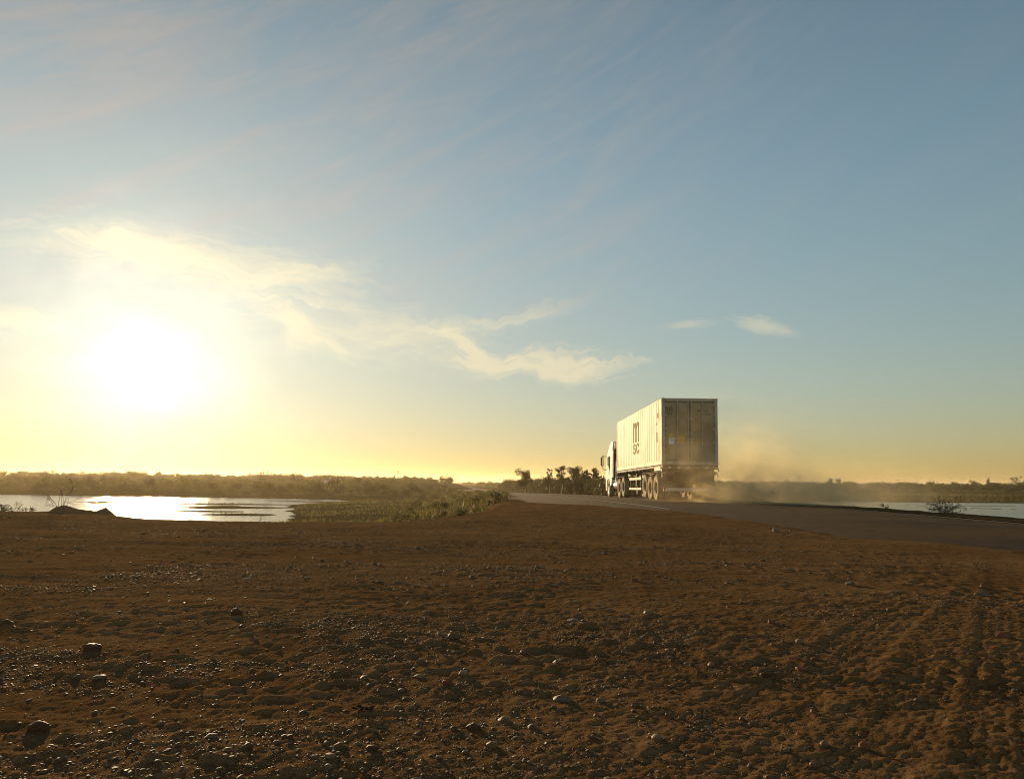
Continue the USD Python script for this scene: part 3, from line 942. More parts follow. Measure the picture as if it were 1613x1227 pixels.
def print_rows(x0, z0, width, rows_, h, gap, word):
    """Rows of print too small to read."""
    ms = []
    for r_ in range(rows_):
        q = 0.0
        lim = width * rp.uniform(0.65, 1.0)
        while q < lim:
            w = rp.uniform(0.5, 1.2) * word
            ms.append(box(w, 0.004, h, x0 + q + w / 2, 0.028, z0 - r_ * gap))
            q += w + word * 0.35
    return cat(*ms)


obj('door_print', print_rows(0.33, CZ + 2.36, 0.52, 1, 0.075, 0.1, 0.05), M_PRINT, box_, kind='stuff')
obj('door_print', print_rows(0.68, CZ + 2.20, 0.22, 1, 0.055, 0.1, 0.05), M_PRINT, box_, kind='stuff')
obj('door_print', print_rows(0.26, CZ + 1.88, 0.36, 2, 0.030, 0.09, 0.08), M_PRINT, box_, kind='stuff')
obj('door_print', print_rows(0.68, CZ + 1.84, 0.24, 6, 0.016, 0.062, 0.05), M_PRINT, box_, kind='stuff')
tri = Polygon([(-0.125, 0), (0.125, 0), (0, 0.22)])
tm = trimesh.creation.extrude_polygon(tri, 0.004, engine='earcut')
obj('warning_triangle', on_rear(tm, -0.81, CZ + 1.20), M_YELLOW, box_)
obj('notice_plate', box(0.25, 0.004, 0.27, -0.80, 0.028, CZ + 1.02), M_PANEL, box_)
obj('yellow_label', box(0.27, 0.004, 0.31, -0.36, 0.028, CZ + 1.08), M_YELLOW, box_, label='square yellow label')
obj('orange_label', box(0.23, 0.004, 0.20, 0.36, 0.028, CZ + 1.02), M_ORANGE, box_, label='faded orange label')
for q_ in ((0.16, 0.44, 1.05, 1.25), (0.10, 0.12, 1.05, 1.85), (0.08, 0.22, 0.85, 2.2)):
    obj('side_label', box(0.004, q_[0], q_[1], -CW / 2 - 0.004, q_[2], CZ + q_[3]), M_LOGO, box_)

# ---- semi-trailer
tl = truck_thing('semi_trailer', 'low dusty three axle semi-trailer carrying the container, striped bumper at its rear', 'trailer')
for ix in (-1, 1):
    obj('chassis_beam', box(0.16, 11.9, 0.34, ix * 0.48, 6.1, 1.26, 0.01), M_DARK, tl)
    obj('side_rail', box(0.06, 12.0, 0.09, ix * 1.16, 6.05, 1.50, 0.008), M_DARK, tl)
for yy in np.linspace(0.6, 11.6, 12):
    obj('cross_member', box(2.3, 0.10, 0.12, 0, yy, 1.46), M_DARK, tl)
for yy in (0.15, 6.0, 12.0):
    obj('bolster', box(2.42, 0.26, 0.13, 0, yy, 1.49, 0.01), M_DARK, tl)
obj('rear_marker_plate', box(0.05, 1.25, 0.17, -1.225, 0.85, 1.40, 0.008), M_GUARD, tl)


def wheel(parent, x, y, side, r=0.555, dual=True, rim=None, lift=0.0, bright=False):
    """Tyre, rim and hub; side -1 is the left."""
    prof = [(0.32, -0.125), (0.43, -0.145), (0.51, -0.140), (r - 0.012, -0.115), (r, -0.07), (r, 0.07), (r - 0.012, 0.115), (0.51, 0.140), (0.43, 0.145), (0.32, 0.125)]
    ty = trimesh.creation.revolve(np.array(prof + [prof[0]]), sections=40)
    rims = [(0.0, 0.02), (0.10, 0.02), (0.11, -0.03), (0.17, -0.03), (0.19, -0.05), (0.255, -0.06), (0.27, 0.10), (0.305, 0.115), (0.305, 0.095), (0.29, -0.08), (0.0, -0.08)]
    if bright:
        rims = [(0.0, 0.14), (0.085, 0.14), (0.10, 0.09), (0.17, 0.09), (0.20, 0.06), (0.255, 0.04), (0.275, 0.105), (0.31, 0.12), (0.31, 0.10), (0.29, -0.08), (0.0, -0.08)]
    rm = trimesh.creation.revolve(np.array(rims), sections=32)
    rot = trimesh.transformations.rotation_matrix(side * math.pi / 2, [0, 1, 0])

    def put(m, dx):
        m = m.copy(); m.apply_transform(rot); m.apply_translation([x + dx, y, r + lift]); return m
    w_ = obj('wheel', put(ty, -side * 0.145), M_TYRE, parent, smooth=35)
    if dual:
        obj('inner_tyre', put(ty, -side * 0.475), M_TYRE, w_, smooth=35)
    obj('rim', put(rm, -side * 0.145), rim or M_RIM, w_, smooth=35)
    for a in np.linspace(0, 2 * math.pi, 10, endpoint=False):
        obj('wheel_nut', put(cyl(0.018, 0.05, 'z', 0.205 * math.cos(a) * 0.72, 0.205 * math.sin(a) * 0.72, 0.09 if bright else 0.0, 6), -side * 0.145), M_CHROME if bright else M_RIM, w_)
    return w_


for k, yy in enumerate((1.30, 2.55, 3.80)):
    for sd in (-1, 1):
        wheel(tl, sd * 1.235, yy, sd, lift=0.10 if k == 2 else 0.0)
    obj('axle', cyl(0.075, 1.7, 'x', 0, yy, 0.515 + (0.10 if k == 2 else 0), 12), M_DARK, tl)
for sd in (-1, 1):
    obj('mudguard', box(0.60, 3.7, 0.025, sd * 0.93, 2.55, 1.26, 0.008), M_DARK, tl)
for sd in (-1, 1):
    obj('side_guard', cat(box(0.04, 3.3, 0.13, sd * 1.20, 6.35, 1.03, 0.008)), M_GUARD, tl)
    obj('side_guard', cat(box(0.04, 3.3, 0.11, sd * 1.20, 6.35, 0.52, 0.008)), M_GUARD, tl)
    for yy in (5.0, 6.35, 7.8):
        obj('guard_post', box(0.05, 0.05, 0.72, sd * 1.165, yy, 0.86), M_DARK, tl)
    obj('landing_leg', cat(box(0.13, 0.13, 0.72, sd * 0.70, 8.25, 1.02, 0.01), box(0.09, 0.09, 0.34, sd * 0.70, 8.25, 0.56), cyl(0.13, 0.10, 'x', sd * 0.70, 8.25, 0.36, 16)), M_DARK, tl)
    obj('mudflap', box(0.60, 0.015, 0.52, sd * 0.93, 0.62, 0.68, 0.004), M_GASKET, tl)
    lampb = obj('tail_lamp', box(0.42, 0.07, 0.14, sd * 0.92, 0.02, 1.20, 0.01), M_DARK, tl)
    obj('lamp_lens', box(0.36, 0.02, 0.10, sd * 0.92, -0.027, 1.20, 0.006), M_LAMP, lampb)
    obj('marker_lamp', box(0.03, 0.09, 0.11, sd * 1.24, 0.05, 1.33, 0.006), M_WHITE, tl)
    obj('lamp_arm', cat(box(0.24, 0.03, 0.03, sd * 1.10, 0.10, 1.20), box(0.03, 0.03, 0.22, sd * 1.215, 0.10, 1.12)), M_GUARD, tl)
rearp = obj('rear_plate', box(2.40, 0.03, 0.14, 0, -0.03, 1.44, 0.006), M_DARK, tl)
for i in range(12):
    xx = -1.10 + 0.2 * i
    obj('reflective_strip', box(0.125, 0.006, 0.042, xx, -0.048, 1.435), M_WHITE if i % 2 else M_RED, rearp)
bump = obj('bumper', box(2.36, 0.09, 0.16, 0, 0.0, 0.50, 0.008), M_RED, tl, label='rear bumper with slanted red and white stripes')
for i in range(18):
    xx = -1.10 + 2.2 * (i + 0.5) / 18
    s = 0.055 if xx < 0 else -0.055
    q = trimesh.creation.extrude_polygon(Polygon([(-0.032 - s, -0.072), (0.032 - s, -0.072), (0.032 + s, 0.072), (-0.032 + s, 0.072)]), 0.006, engine='earcut')
    v = q.vertices
    obj('white_stripe', trimesh.Trimesh(np.stack([xx + v[:, 0], -0.046 - v[:, 2], 0.50 + v[:, 1]], 1), q.faces, process=False), M_WHITE, bump)
for sd in (-1, 1):
    obj('bumper_post', box(0.10, 0.08, 0.66, sd * 0.50, 0.06, 0.86), M_DARK, tl)
obj('rear_apron', box(2.28, 0.02, 0.52, 0, 0.34, 1.12, 0.004), M_DARK, tl)
obj('spare_cable_loop', cat(tube([(-0.15, 0.25, 0.75), (-0.12, 0.22, 0.36), (0.02, 0.2, 0.30), (0.10, 0.22, 0.42), (0.12, 0.25, 0.75)], 0.025)), M_GASKET, tl)
for sd in (-1, 1):
    obj('air_tank', cyl(0.15, 0.9, 'y', sd * 0.25, 4.9, 0.92, 16), M_DARK, tl)
obj('tool_box', box(0.45, 0.9, 0.42, 0.85, 4.95, 0.98, 0.02), M_DARK, tl)

# ---- tractor
tr_ = truck_thing('tractor_unit', 'white high roofed truck tractor pulling the container trailer, seen from behind', 'truck')
for ix in (-1, 1):
    obj('frame_rail', box(0.09, 6.2, 0.26, ix * 0.42, 12.9, 0.92, 0.008), M_DARK, tr_)
for yy in (9.95, 11.32):
    for sd in (-1, 1):
        wheel(tr_, sd * 1.225, yy, sd, rim=M_RIM, bright=False, lift=0.06 if yy < 10.5 else 0.0)
    obj('axle', cyl(0.09, 1.7, 'x', 0, yy, 0.52, 12), M_DARK, tr_)
for sd in (-1, 1):
    wheel(tr_, sd * 1.235, 15.35, sd, dual=False, rim=M_CHROME, bright=True)
obj('axle', cyl(0.08, 1.9, 'x', 0, 15.35, 0.515, 12), M_DARK, tr_)
obj('fifth_wheel', box(0.9, 0.95, 0.14, 0, 11.0, 1.14, 0.03), M_DARK, tr_)
# cab: side outline in (y, z), extruded across
CB, CF = 14.15, 16.55
outline = [(CB, 0.98), (CB, 2.98), (CB + 0.05, 3.46), (CB + 0.70, 3.50), (CB + 1.25, 3.30), (CB + 1.75, 2.86), (CF - 0.28, 2.58), (CF - 0.10, 1.95), (CF, 1.55), (CF, 0.42), (CF - 0.42, 0.42), (CF - 0.55, 0.62), (CF - 0.62, 0.95),
           (CF - 0.85, 1.12), (CF - 1.50, 1.14), (CF - 1.72, 1.0), (CF - 1.82, 0.75), (CF - 1.95, 0.70), (CF - 2.2, 0.72)]
pg = Polygon(outline).buffer(0.05, join_style=1).buffer(-0.05, join_style=1)
cabm = trimesh.creation.extrude_polygon(pg, 2.44, engine='earcut')
v = cabm.vertices
cabm = trimesh.Trimesh(np.stack([v[:, 2] - 1.22, v[:, 0], v[:, 1]], 1), cabm.faces[:, ::-1], process=False)
# the roof narrows towards the top
vv = cabm.vertices.copy()
kz = np.clip((vv[:, 2] - 2.5) / 1.0, 0, 1)
vv[:, 0] *= 1 - 0.09 * kz
cabm = trimesh.Trimesh(vv, cabm.faces, process=False)
cab = obj('cab_body', cabm, M_CAB, tr_, smooth=25)
# the cab's back wall is dark and grimy up to the roof fairing
obj('back_wall', box(2.30, 0.03, 1.86, 0, CB - 0.022, 2.02, 0.01), M_DARK, tr_)
obj('roof_fairing', cat(box(2.16, 0.30, 0.42, 0, CB - 0.10, 3.22, 0.04)), M_CAB, tr_)
for sd in (-1, 1):
    X = sd * 1.222
    door_ = obj('door', box(0.02, 1.05, 1.45, X, CF - 0.92, 1.86, 0.008), M_CAB, tr_)
    win = trimesh.creation.extrude_polygon(Polygon([(-0.48, 0), (0.46, 0), (0.33, 0.70), (-0.42, 0.70)]).buffer(0.04), 0.012, engine='earcut')
    w = win.vertices
    obj('window_seal', trimesh.Trimesh(np.stack([X + sd * (0.008 + w[:, 2]), CF - 0.92 + w[:, 0] * 1.06, 1.83 + w[:, 1] * 1.06 - 0.02], 1), win.faces, process=False), M_GASKET, door_)
    obj('window_glass', trimesh.Trimesh(np.stack([X + sd * (0.022 + w[:, 2]), CF - 0.92 + w[:, 0], 1.83 + w[:, 1]], 1), win.faces, process=False), M_MIRROR if False else M_GLASS, door_)
    obj('door_handle', box(0.03, 0.18, 0.05, X + sd * 0.02, CF - 1.30, 1.55, 0.008), M_GASKET, door_)
    obj('step', box(0.10, 0.55, 0.06, sd * 1.18, CF - 0.35, 0.55, 0.01), M_DARK, tr_)
    mx = sd * 1.48
    arm = obj('mirror_arm', cat(bar((sd * 1.20, CF - 0.25, 2.60), (mx, CF - 0.16, 2.64), 0.018), bar((sd * 1.20, CF - 0.22, 1.70), (mx, CF - 0.16, 1.82), 0.018), bar((mx, CF - 0.16, 2.64), (mx, CF - 0.16, 1.82), 0.018)), M_GASKET, tr_)
    mr = obj('mirror', box(0.22, 0.10, 0.58, mx, CF - 0.20, 2.28, 0.03), M_GASKET, tr_)
    obj('mirror_glass', box(0.18, 0.006, 0.50, mx, CF - 0.254, 2.28), M_MIRROR, mr)
    obj('wheel_arch', tube([(sd * 1.225, 15.35 + 0.64 * math.cos(a), 0.52 + 0.64 * math.sin(a)) for a in np.linspace(0.05, math.pi - 0.05, 14)], 0.035, 6), M_CAB, tr_)
    obj('drive_mudguard', box(0.62, 2.7, 0.025, sd * 0.93, 10.65, 1.20, 0.008), M_DARK, tr_)
    obj('fuel_tank', cat(cyl(0.30, 1.15, 'y', sd * 0.92, 12.85, 0.72, 22)), M_CHROME if sd < 0 else M_DARK, tr_)
    obj('air_deflector', box(0.03, 0.62, 1.7, sd * 1.19, CB - 0.30, 2.05, 0.01), M_DARK, tr_)
obj('windscreen', box(2.1, 0.02, 0.85, 0, CF - 0.17, 2.25), M_GLASS, tr_)
obj('bumper', box(2.42, 0.12, 0.36, 0, CF + 0.04, 0.55, 0.03), M_CAB, tr_)
obj('sun_visor', box(2.0, 0.28, 0.03, 0, CF - 0.05, 2.66, 0.01), M_GASKET, tr_)
obj('exhaust_stack', cat(cyl(0.075, 1.2, 'z', -1.02, 13.45, 1.55, 14)), M_CHROME, tr_)
for k in range(2):
    obj('air_coil', tube([(0.1 * math.cos(t) + k * 0.3 - 0.15, 13.6 - 0.05 * t, 1.5 + 0.1 * math.sin(t)) for t in np.linspace(0, 30, 90)], 0.014, 5), M_RED, tr_)
obj('aerial', bar((-1.0, CF - 0.45, 2.55), (-1.0, CF - 0.40, 3.25), 0.012), M_GASKET, tr_)

# ------------------------------------------------------------------ plants
def leaf_mat(name, dark, light, trans, spread=0.5):
    g = Graph()
    rn = g.node('geometry', 'random_per_island')
    r2 = g.node('object_info', 'random')
    c = g.mix(g.add(g.mul(rn, 1 - spread), g.mul(r2, spread)), dark, light)
    d = g.node('principled_bsdf', 'BSDF', base_color=c, roughness=0.65, specular_ior_level=0.25)
    t = g.node('translucent_bsdf', 'BSDF', color=g.mix(0.5, c, trans))
    return g.done(name, surface=g.node('mix_closure', 'closure', fac=0.35, closure1=d, closure2=t))


M_LEAF = leaf_mat('scrub_leaves', (0.030, 0.034, 0.012), (0.085, 0.080, 0.028), (0.14, 0.12, 0.03))
M_TREE = leaf_mat('tree_leaves', (0.022, 0.027, 0.010), (0.060, 0.060, 0.022), (0.10, 0.09, 0.02))
M_ORCH = leaf_mat('orchard_leaves', (0.018, 0.024, 0.008), (0.050, 0.055, 0.016), (0.07, 0.08, 0.015))
M_GRASS = leaf_mat('tall_grass', (0.040, 0.042, 0.010), (0.125, 0.115, 0.030), (0.24, 0.21, 0.05))
M_STRAW = leaf_mat('dry_grass', (0.065, 0.048, 0.018), (0.14, 0.105, 0.042), (0.18, 0.13, 0.05))
M_BARK = simple('bark', (0.060, 0.045, 0.030), 0.9)
M_TWIG = simple('dry_twig', (0.055, 0.038, 0.022), 0.9)


def leaves(points, size, r_, flat=0.0):
    """Leaf-shaped cards (two triangles) at the points, turned every way."""
    n = len(points)
    a = r_.normal(size=(n, 3)); a[:, 2] *= 1 - flat
    a /= np.linalg.norm(a, axis=1, keepdims=True)
    b = np.cross(a, r_.normal(size=(n, 3))); b /= np.linalg.norm(b, axis=1, keepdims=True)
    s = size * r_.uniform(0.6, 1.35, (n, 1))
    p_ = np.asarray(points)
    v = np.stack([p_ - a * s, p_ + b * s * 0.42, p_ + a * s, p_ - b * s * 0.42], 1).reshape(-1, 3)
    i = np.arange(n) * 4
    return v, np.vstack([np.stack([i, i + 1, i + 2], 1), np.stack([i, i + 2, i + 3], 1)])


def crown_points(r_, n, centres, radii, squash=0.75):
    c = r_.integers(0, len(centres), n)
    d = r_.normal(size=(n, 3)); d /= np.linalg.norm(d, axis=1, keepdims=True)
    return np.asarray(centres)[c] + d * (np.asarray(radii)[c] * r_.random(n) ** 0.45)[:, None] * [1, 1, squash]


def bush_mesh(seed, n=230, size=0.11):
    """A scrub bush about 2 m wide and 1.3 m high: leaf clumps round a low centre."""
    r_ = np.random.default_rng(seed)
    k = 9
    ang = r_.uniform(0, 2 * math.pi, k)
    rad = r_.uniform(0.1, 0.75, k)
    cs = np.stack([rad * np.cos(ang), rad * np.sin(ang), r_.uniform(0.30, 0.62, k) + 0.42 * (1 - rad)], 1)
    p_ = crown_points(r_, n, cs, r_.uniform(0.25, 0.48, k), 0.8)
    p_[:, 2] = np.abs(p_[:, 2])
    return leaves(p_, size, r_)


def tuft_mesh(seed, blades=16, h=1.0, lean=0.45, w=0.035):
    r_ = np.random.default_rng(seed)
    V, Fc = [], []
    for _ in range(blades):
        a = r_.uniform(0, 2 * math.pi); b = r_.uniform(0, 0.22)
        base = np.array([b * math.cos(a), b * math.sin(a), -0.05])
        a2 = r_.uniform(0, 2 * math.pi)
        hh = h * r_.uniform(0.5, 1.1); l = lean * r_.uniform(0.2, 1.3)
        tip = base + [l * math.cos(a2), l * math.sin(a2), hh]
        mid = base * 0.5 + tip * 0.5 + [0, 0, 0.12 * hh]
        sd = np.array([-math.sin(a2), math.cos(a2), 0]) * w * r_.uniform(0.6, 1.3)
        i = len(V)
        V += [base - sd, base + sd, mid - sd * 0.8, mid + sd * 0.8, tip]
        Fc += [(i, i + 1, i + 3), (i, i + 3, i + 2), (i + 2, i + 3, i + 4)]
    return np.array(V), np.array(Fc)


def ground_z(x, y):
    return land(np.asarray(x, float), np.asarray(y, float))


prng = np.random.default_rng(99)


def stuff_on_land(name, protos, x, y, smin, smax, label, category, seed, tall=(0.8, 1.3), z=None, tilt=8):
    n = len(x)
    r_ = np.random.default_rng(seed)
    s = smin + (smax - smin) * r_.random(n) ** (2.2 if name == 'scrub' else 1.0)
    zz = ground_z(x, y) if z is None else z
    sc = s[:, None] * np.stack([np.ones(n), r_.uniform(0.8, 1.2, n), r_.uniform(*tall, n)], 1)
    return instancer(name, protos, np.stack([x, y, zz - 0.03], 1), r_.uniform(0, 2 * math.pi, n), sc, r_.integers(0, len(protos), n), label, category, seed, tilt)


BUSH = [hidden_proto(f'bush_kind_{"abcdefgh"[i]}', bush_mesh(40 + i), M_LEAF) for i in range(5)]
BUSHT = [hidden_proto(f'thicket_kind_{"abcdefgh"[i]}', bush_mesh(60 + i, 320, 0.10), M_TREE) for i in range(4)]
TUFT = [hidden_proto(f'tuft_kind_{"abcdefgh"[i]}', tuft_mesh(80 + i), [M_GRASS, M_GRASS, M_STRAW][i % 3]) for i in range(6)]
ORCH = [hidden_proto(f'orchard_kind_{"abcdefgh"[i]}', bush_mesh(90 + i, 260, 0.12), M_ORCH) for i in range(3)]

# far bank on the left: scrub that reads as one mass
x = prng.uniform(-330, 2, 9000); y = 108 + 260 * prng.random(9000) ** 1.3
k = (left_water(x, y) < -3) & (x < line_left(y) - 9) & (prng.random(9000) < np.interp(n2(x, y, 0.035, 61, 3), [0.38, 0.55], [0.35, 1.0])) & (x > -1.05 * y - 25)
x, y = x[k][:3600], y[k][:3600]
xn = prng.uniform(-85, -4, 1500); yn = prng.uniform(104, 340, 1500)
k = (left_water(xn, yn) < -3) & (xn < line_left(yn) - 5)
xf = prng.uniform(-150, 60, 2200); yf = 240 + 520 * prng.random(2200)
kf = (np.abs(xf - line_left(yf) - 3) > 8) & (xf < 25)
x, y = np.concatenate([x, xn[k][:850], xf[kf][:1000]]), np.concatenate([y, yn[k][:850], yf[kf][:1000]])
stuff_on_land('scrub', BUSH, x, y, 0.5, 2.1, 'brownish scrub covering the far bank of the left lagoon up to the skyline', 'scrub', 62)
# thicket right of the road, in front of the truck
y = 62 + 120 * prng.random(1500) ** 1.15; x = asphalt_right(y) + 2.2 + 15 * prng.random(1500) ** 1.2
x, y = x[:760], y[:760]
stuff_on_land('thicket', BUSHT, x, y, 1.1, 2.1, 'dark dense thicket along the right side of the road beyond the truck', 'thicket', 63, (0.9, 1.3), ground_z(x, y) - 0.05)
# orchard rows far on the right
rows_o = []
for i in range(13):
    yy = 196 + i * 9.0
    xx = np.arange(26 + 2 * (i % 2), 330, 3.4) + prng.uniform(-0.5, 0.5, len(np.arange(26 + 2 * (i % 2), 330, 3.4)))
    rows_o.append(np.stack([xx, yy + prng.uniform(-0.5, 0.5, len(xx))], 1))
ro = np.concatenate(rows_o)
stuff_on_land('orchard', ORCH, ro[:, 0], ro[:, 1], 1.7, 2.5, 'dark even rows of orchard trees along the right horizon', 'orchard', 64, (1.0, 1.25))
# tall grass on the road bank and shorter on the plain
x = prng.uniform(-14, 6, 30000); y = 17 + 130 * prng.random(30000) ** 1.6
d_bank = asphalt_left(y) - x
k = (d_bank > 0.1) & (d_bank < 7.0) & (crest_side(x, y) < -0.35) & (left_water(x, y) < -1) & (prng.random(30000) < np.interp(n2(x, y, 0.28, 66, 3), [0.36, 0.58], [0.15, 1.0]))
rngb = np.random.default_rng(8)
xb, yb = x[k], y[k]
x, y = x[k][:7500], y[k][:7500]
stuff_on_land('tall_grass', TUFT, x, y, 0.16, 0.42, 'yellow green tall grass and weeds on the bank left of the road', 'grass', 67)
kb = rngb.permutation(len(xb))[:260]
stuff_on_land('bank_bushes', BUSH, xb[kb], yb[kb], 0.18, 0.50, 'low green bushes dotted along the bank left of the road', 'bushes', 73)
x = prng.uniform(-45, -2, 40000); y = 20 + 105 * prng.random(40000)
k = (left_water(x, y) < -0.6) & (crest_side(x, y) < -1.2) & (asphalt_left(y) - x > 8) & (prng.random(40000) < np.interp(n2(x, y, 0.2, 68, 3), [0.40, 0.60], [0.05, 0.9]))
x, y = x[k][:8000], y[k][:8000]
stuff_on_land('meadow_grass', TUFT, x, y, 0.09, 0.24, 'low grass on the marshy meadow between lagoon and road bank', 'grass', 69)
# far right bank grass
x = prng.uniform(14, 170, 9000); y = prng.uniform(112, 196, 9000)
k = (right_water(x, y) < -0.5) & (prng.random(9000) < np.interp(n2(x * 0.3, y, 0.12, 70, 3), [0.42, 0.6], [0.1, 1.0]))
x, y = x[k][:3500], y[k][:3500]
stuff_on_land('bank_grass', TUFT, x, y, 0.3, 0.6, 'green grass strips on the far bank of the right lagoon', 'grass', 71)
# weeds along the road's right verge
y = prng.uniform(8, 60, 500); x = asphalt_right(y) + 1.9 + prng.uniform(0, 2.0, 500)
stuff_on_land('verge_weeds', TUFT, x, y, 0.05, 0.16, 'sparse low weeds on the verge above the right lagoon', 'weeds', 72)


# ---- single trees, bushes and twigs
def tree(name, label, px_, top_y, depth, height, width, kind, seed, mat=None, group=None):
    """A tree whose top shows at that point of the skyline when it stands at that depth."""
    q = at_depth(px_, top_y, depth)
    zb = float(ground_z(q[0], q[1]))
    height = max(q[2] - zb, 0.6) if height is None else height
    o = thing(name, label, 'tree', (q[0], q[1], zb), 0, group=group)
    r_ = np.random.default_rng(seed)
    mat = mat or M_TREE
    t0 = height * (0.32 if kind != 'round' else 0.22)
    trunk = [tube([(0, 0, -0.3), (0.03 * height * r_.normal(), 0.02, t0), (0.03 * height * r_.normal(), 0.0, height * 0.72)], [0.035 * height + 0.02, 0.026 * height + 0.015, 0.010 * height])]
    cs, rs = [], []
    nl = {'round': 14, 'airy': 18, 'tall': 12}[kind]
    for i in range(nl):
        a = r_.uniform(0, 2 * math.pi)
        if kind == 'round':
            rad, zc = width * 0.5 * r_.uniform(0.1, 0.85), height * r_.uniform(0.34, 0.82)
            rr = width * r_.uniform(0.15, 0.27)
        elif kind == 'airy':
            rad, zc = width * 0.5 * r_.uniform(0.3, 0.95), height * r_.uniform(0.42, 0.96)
            rr = width * r_.uniform(0.09, 0.17)
        else:
            rad, zc = width * 0.5 * r_.uniform(0.0, 0.6), height * r_.uniform(0.30, 0.92)
            rr = width * r_.uniform(0.16, 0.30)
        c = np.array([rad * math.cos(a), rad * math.sin(a), zc])
        if kind == 'tall':
            c[:2] *= 1.3 * (1 - zc / height) + 0.35
        trunk.append(tube([(0, 0, min(t0, zc * 0.6)), c * [0.5, 0.5, 0.8], c], [0.014 * height, 0.010 * height, 0.004 * height], 4))
        cs.append(c); rs.append(rr)
    n = {'round': 2600, 'airy': 1300, 'tall': 1700}[kind]
    pts = crown_points(r_, n, cs, rs, 0.85)
    # keep the crown under its height
    pts[:, 2] *= height / pts[:, 2].max()
    obj('trunk', cat(*trunk), M_BARK, o)
    obj('crown', leaves(pts, 0.020 * width + 0.045, r_), mat, o)
    return o


tree('tree', 'dense dark round tree alone above the thicket, left of the airy tree', 829, 737.5, 92, None, 2.3, 'round', 1)
tree('tree', 'slim sparse sapling rising between the round tree and the airy tree', 867, 738, 92, None, 0.9, 'airy', 2)
tree('tree', 'airy open-crowned tree with sky showing through, above the thicket', 885, 733, 88, None, 1.9, 'airy', 3)
tree('tree', 'broad dense tree just left of the truck cab, between the airy and a smaller tree', 906, 733.5, 84, None, 2.1, 'round', 4)
tree('tree', 'small ragged tree between the broad dense tree and the pointed one', 924, 740, 82, None, 1.2, 'airy', 5)
tree('tree', 'pointed conical tree closest to the truck cab', 937, 736, 80, None, 1.5, 'tall', 6)
tree('tree', 'round topped tree, the largest on the left skyline', 441, 743, 250, None, 15, 'round', 7, M_LEAF)
tree('tree', 'domed tree on the skyline just left of the white shed', 525, 745.5, 230, None, 9, 'round', 8, M_LEAF)
tree('tree', 'low rounded tree on the skyline straight above the sun glint on the water', 213, 740.5, 260, None, 8, 'round', 9, M_LEAF)
tree('tree', 'small domed tree on the skyline left of the lone tall pole', 468, 746.5, 250, None, 7, 'round', 10, M_LEAF)
tree('tree', 'small bushy tree on the skyline just left of where the road vanishes', 707, 750.5, 240, None, 5, 'round', 11, M_LEAF)
tree('tree', 'boxy dark tree, left one of the pair on the right horizon', 1307.5, 752.5, 300, None, 3.0, 'round', 12, M_ORCH)
tree('tree', 'boxy dark tree, right one of the pair on the right horizon', 1319, 752.7, 300, None, 3.0, 'round', 13, M_ORCH)
tree('tree', 'narrow dark tree standing alone above the orchard rows on the far right', 1556, 751.5, 280, None, 2.6, 'tall', 14, M_ORCH)
tree('tree', 'ragged open tree cut by the right edge of the picture', 1604, 749.5, 260, None, 4.0, 'airy', 15, M_ORCH)
tree('tree', 'low spreading tree in the orchard skyline left of the narrow tree', 1532, 756.0, 300, None, 4.5, 'round', 16, M_ORCH)


def branchy(name, label, category, base, height, width, stems, leafy, seed, leaf=0.03, droop=0.0, mat=None, up=0.9, lean=None, stem=1.0):
    """A bare or thinly leaved bush: forked stems with little leaves along them."""
    r_ = np.random.default_rng(seed)
    o = thing(name, label, category, base, 0)
    parts, pts = [], []

    def grow(p0, d, ln, rad, depth):
        n = 5
        ps = [np.array(p0, float)]
        d = np.array(d, float)
        for _ in range(n):
            d = d + r_.normal(size=3) * 0.16 + [0, 0, -droop * 0.12]
            d /= np.linalg.norm(d)
            ps.append(ps[-1] + d * ln / n)
        parts.append(tube(ps, np.linspace(rad, rad * 0.5, n + 1), 4))
        for k_ in range(1, n + 1):
            for _ in range(leafy if depth > 0 else leafy // 2):
                pts.append(ps[k_] + r_.normal(size=3) * leaf * 1.1)
        if depth < 2:
            for _ in range(r_.integers(2, 4)):
                k_ = r_.integers(2, n + 1)
                dd = d + r_.normal(size=3) * 0.65
                grow(ps[k_], dd / np.linalg.norm(dd), ln * r_.uniform(0.4, 0.65), rad * 0.55, depth + 1)
    for i in range(stems):
        a = r_.uniform(0, 2 * math.pi)
        sp = r_.uniform(0.15, 1.0)
        d = np.array([sp * math.cos(a) * width / height, sp * math.sin(a) * width / height * 0.7, up])
        if lean is not None:
            d = d + lean
        grow((r_.normal() * 0.04, r_.normal() * 0.04, -0.05), d / np.linalg.norm(d), height * r_.uniform(0.55, 0.8), stem * (0.010 + 0.006 * height), 0)
    obj('stems', cat(*parts), M_TWIG, o)
    if pts:
        obj('leaves', leaves(np.array(pts), leaf, r_), mat or M_TREE, o)
    return o


b = at(1487, 806, -0.12)
branchy('shrub', 'dark low spreading shrub on the verge in front of the right lagoon', 'shrub', (b[0], b[1], -0.15), 0.80, 1.35, 20, 2, 5, 0.022, 0.10, up=0.5, stem=0.7)
b = at(1396, 801, -0.10)
branchy('small_plant', 'small two-stemmed plant on the verge left of the dark shrub', 'plant', (b[0], b[1], -0.15), 0.28, 0.25, 2, 2, 6, 0.025)
b = at(1347, 798, -0.10)
branchy('small_plant', 'tiny seedling on the verge nearest to the dust cloud', 'plant', (b[0], b[1], -0.15), 0.18, 0.15, 2, 2, 16, 0.02)

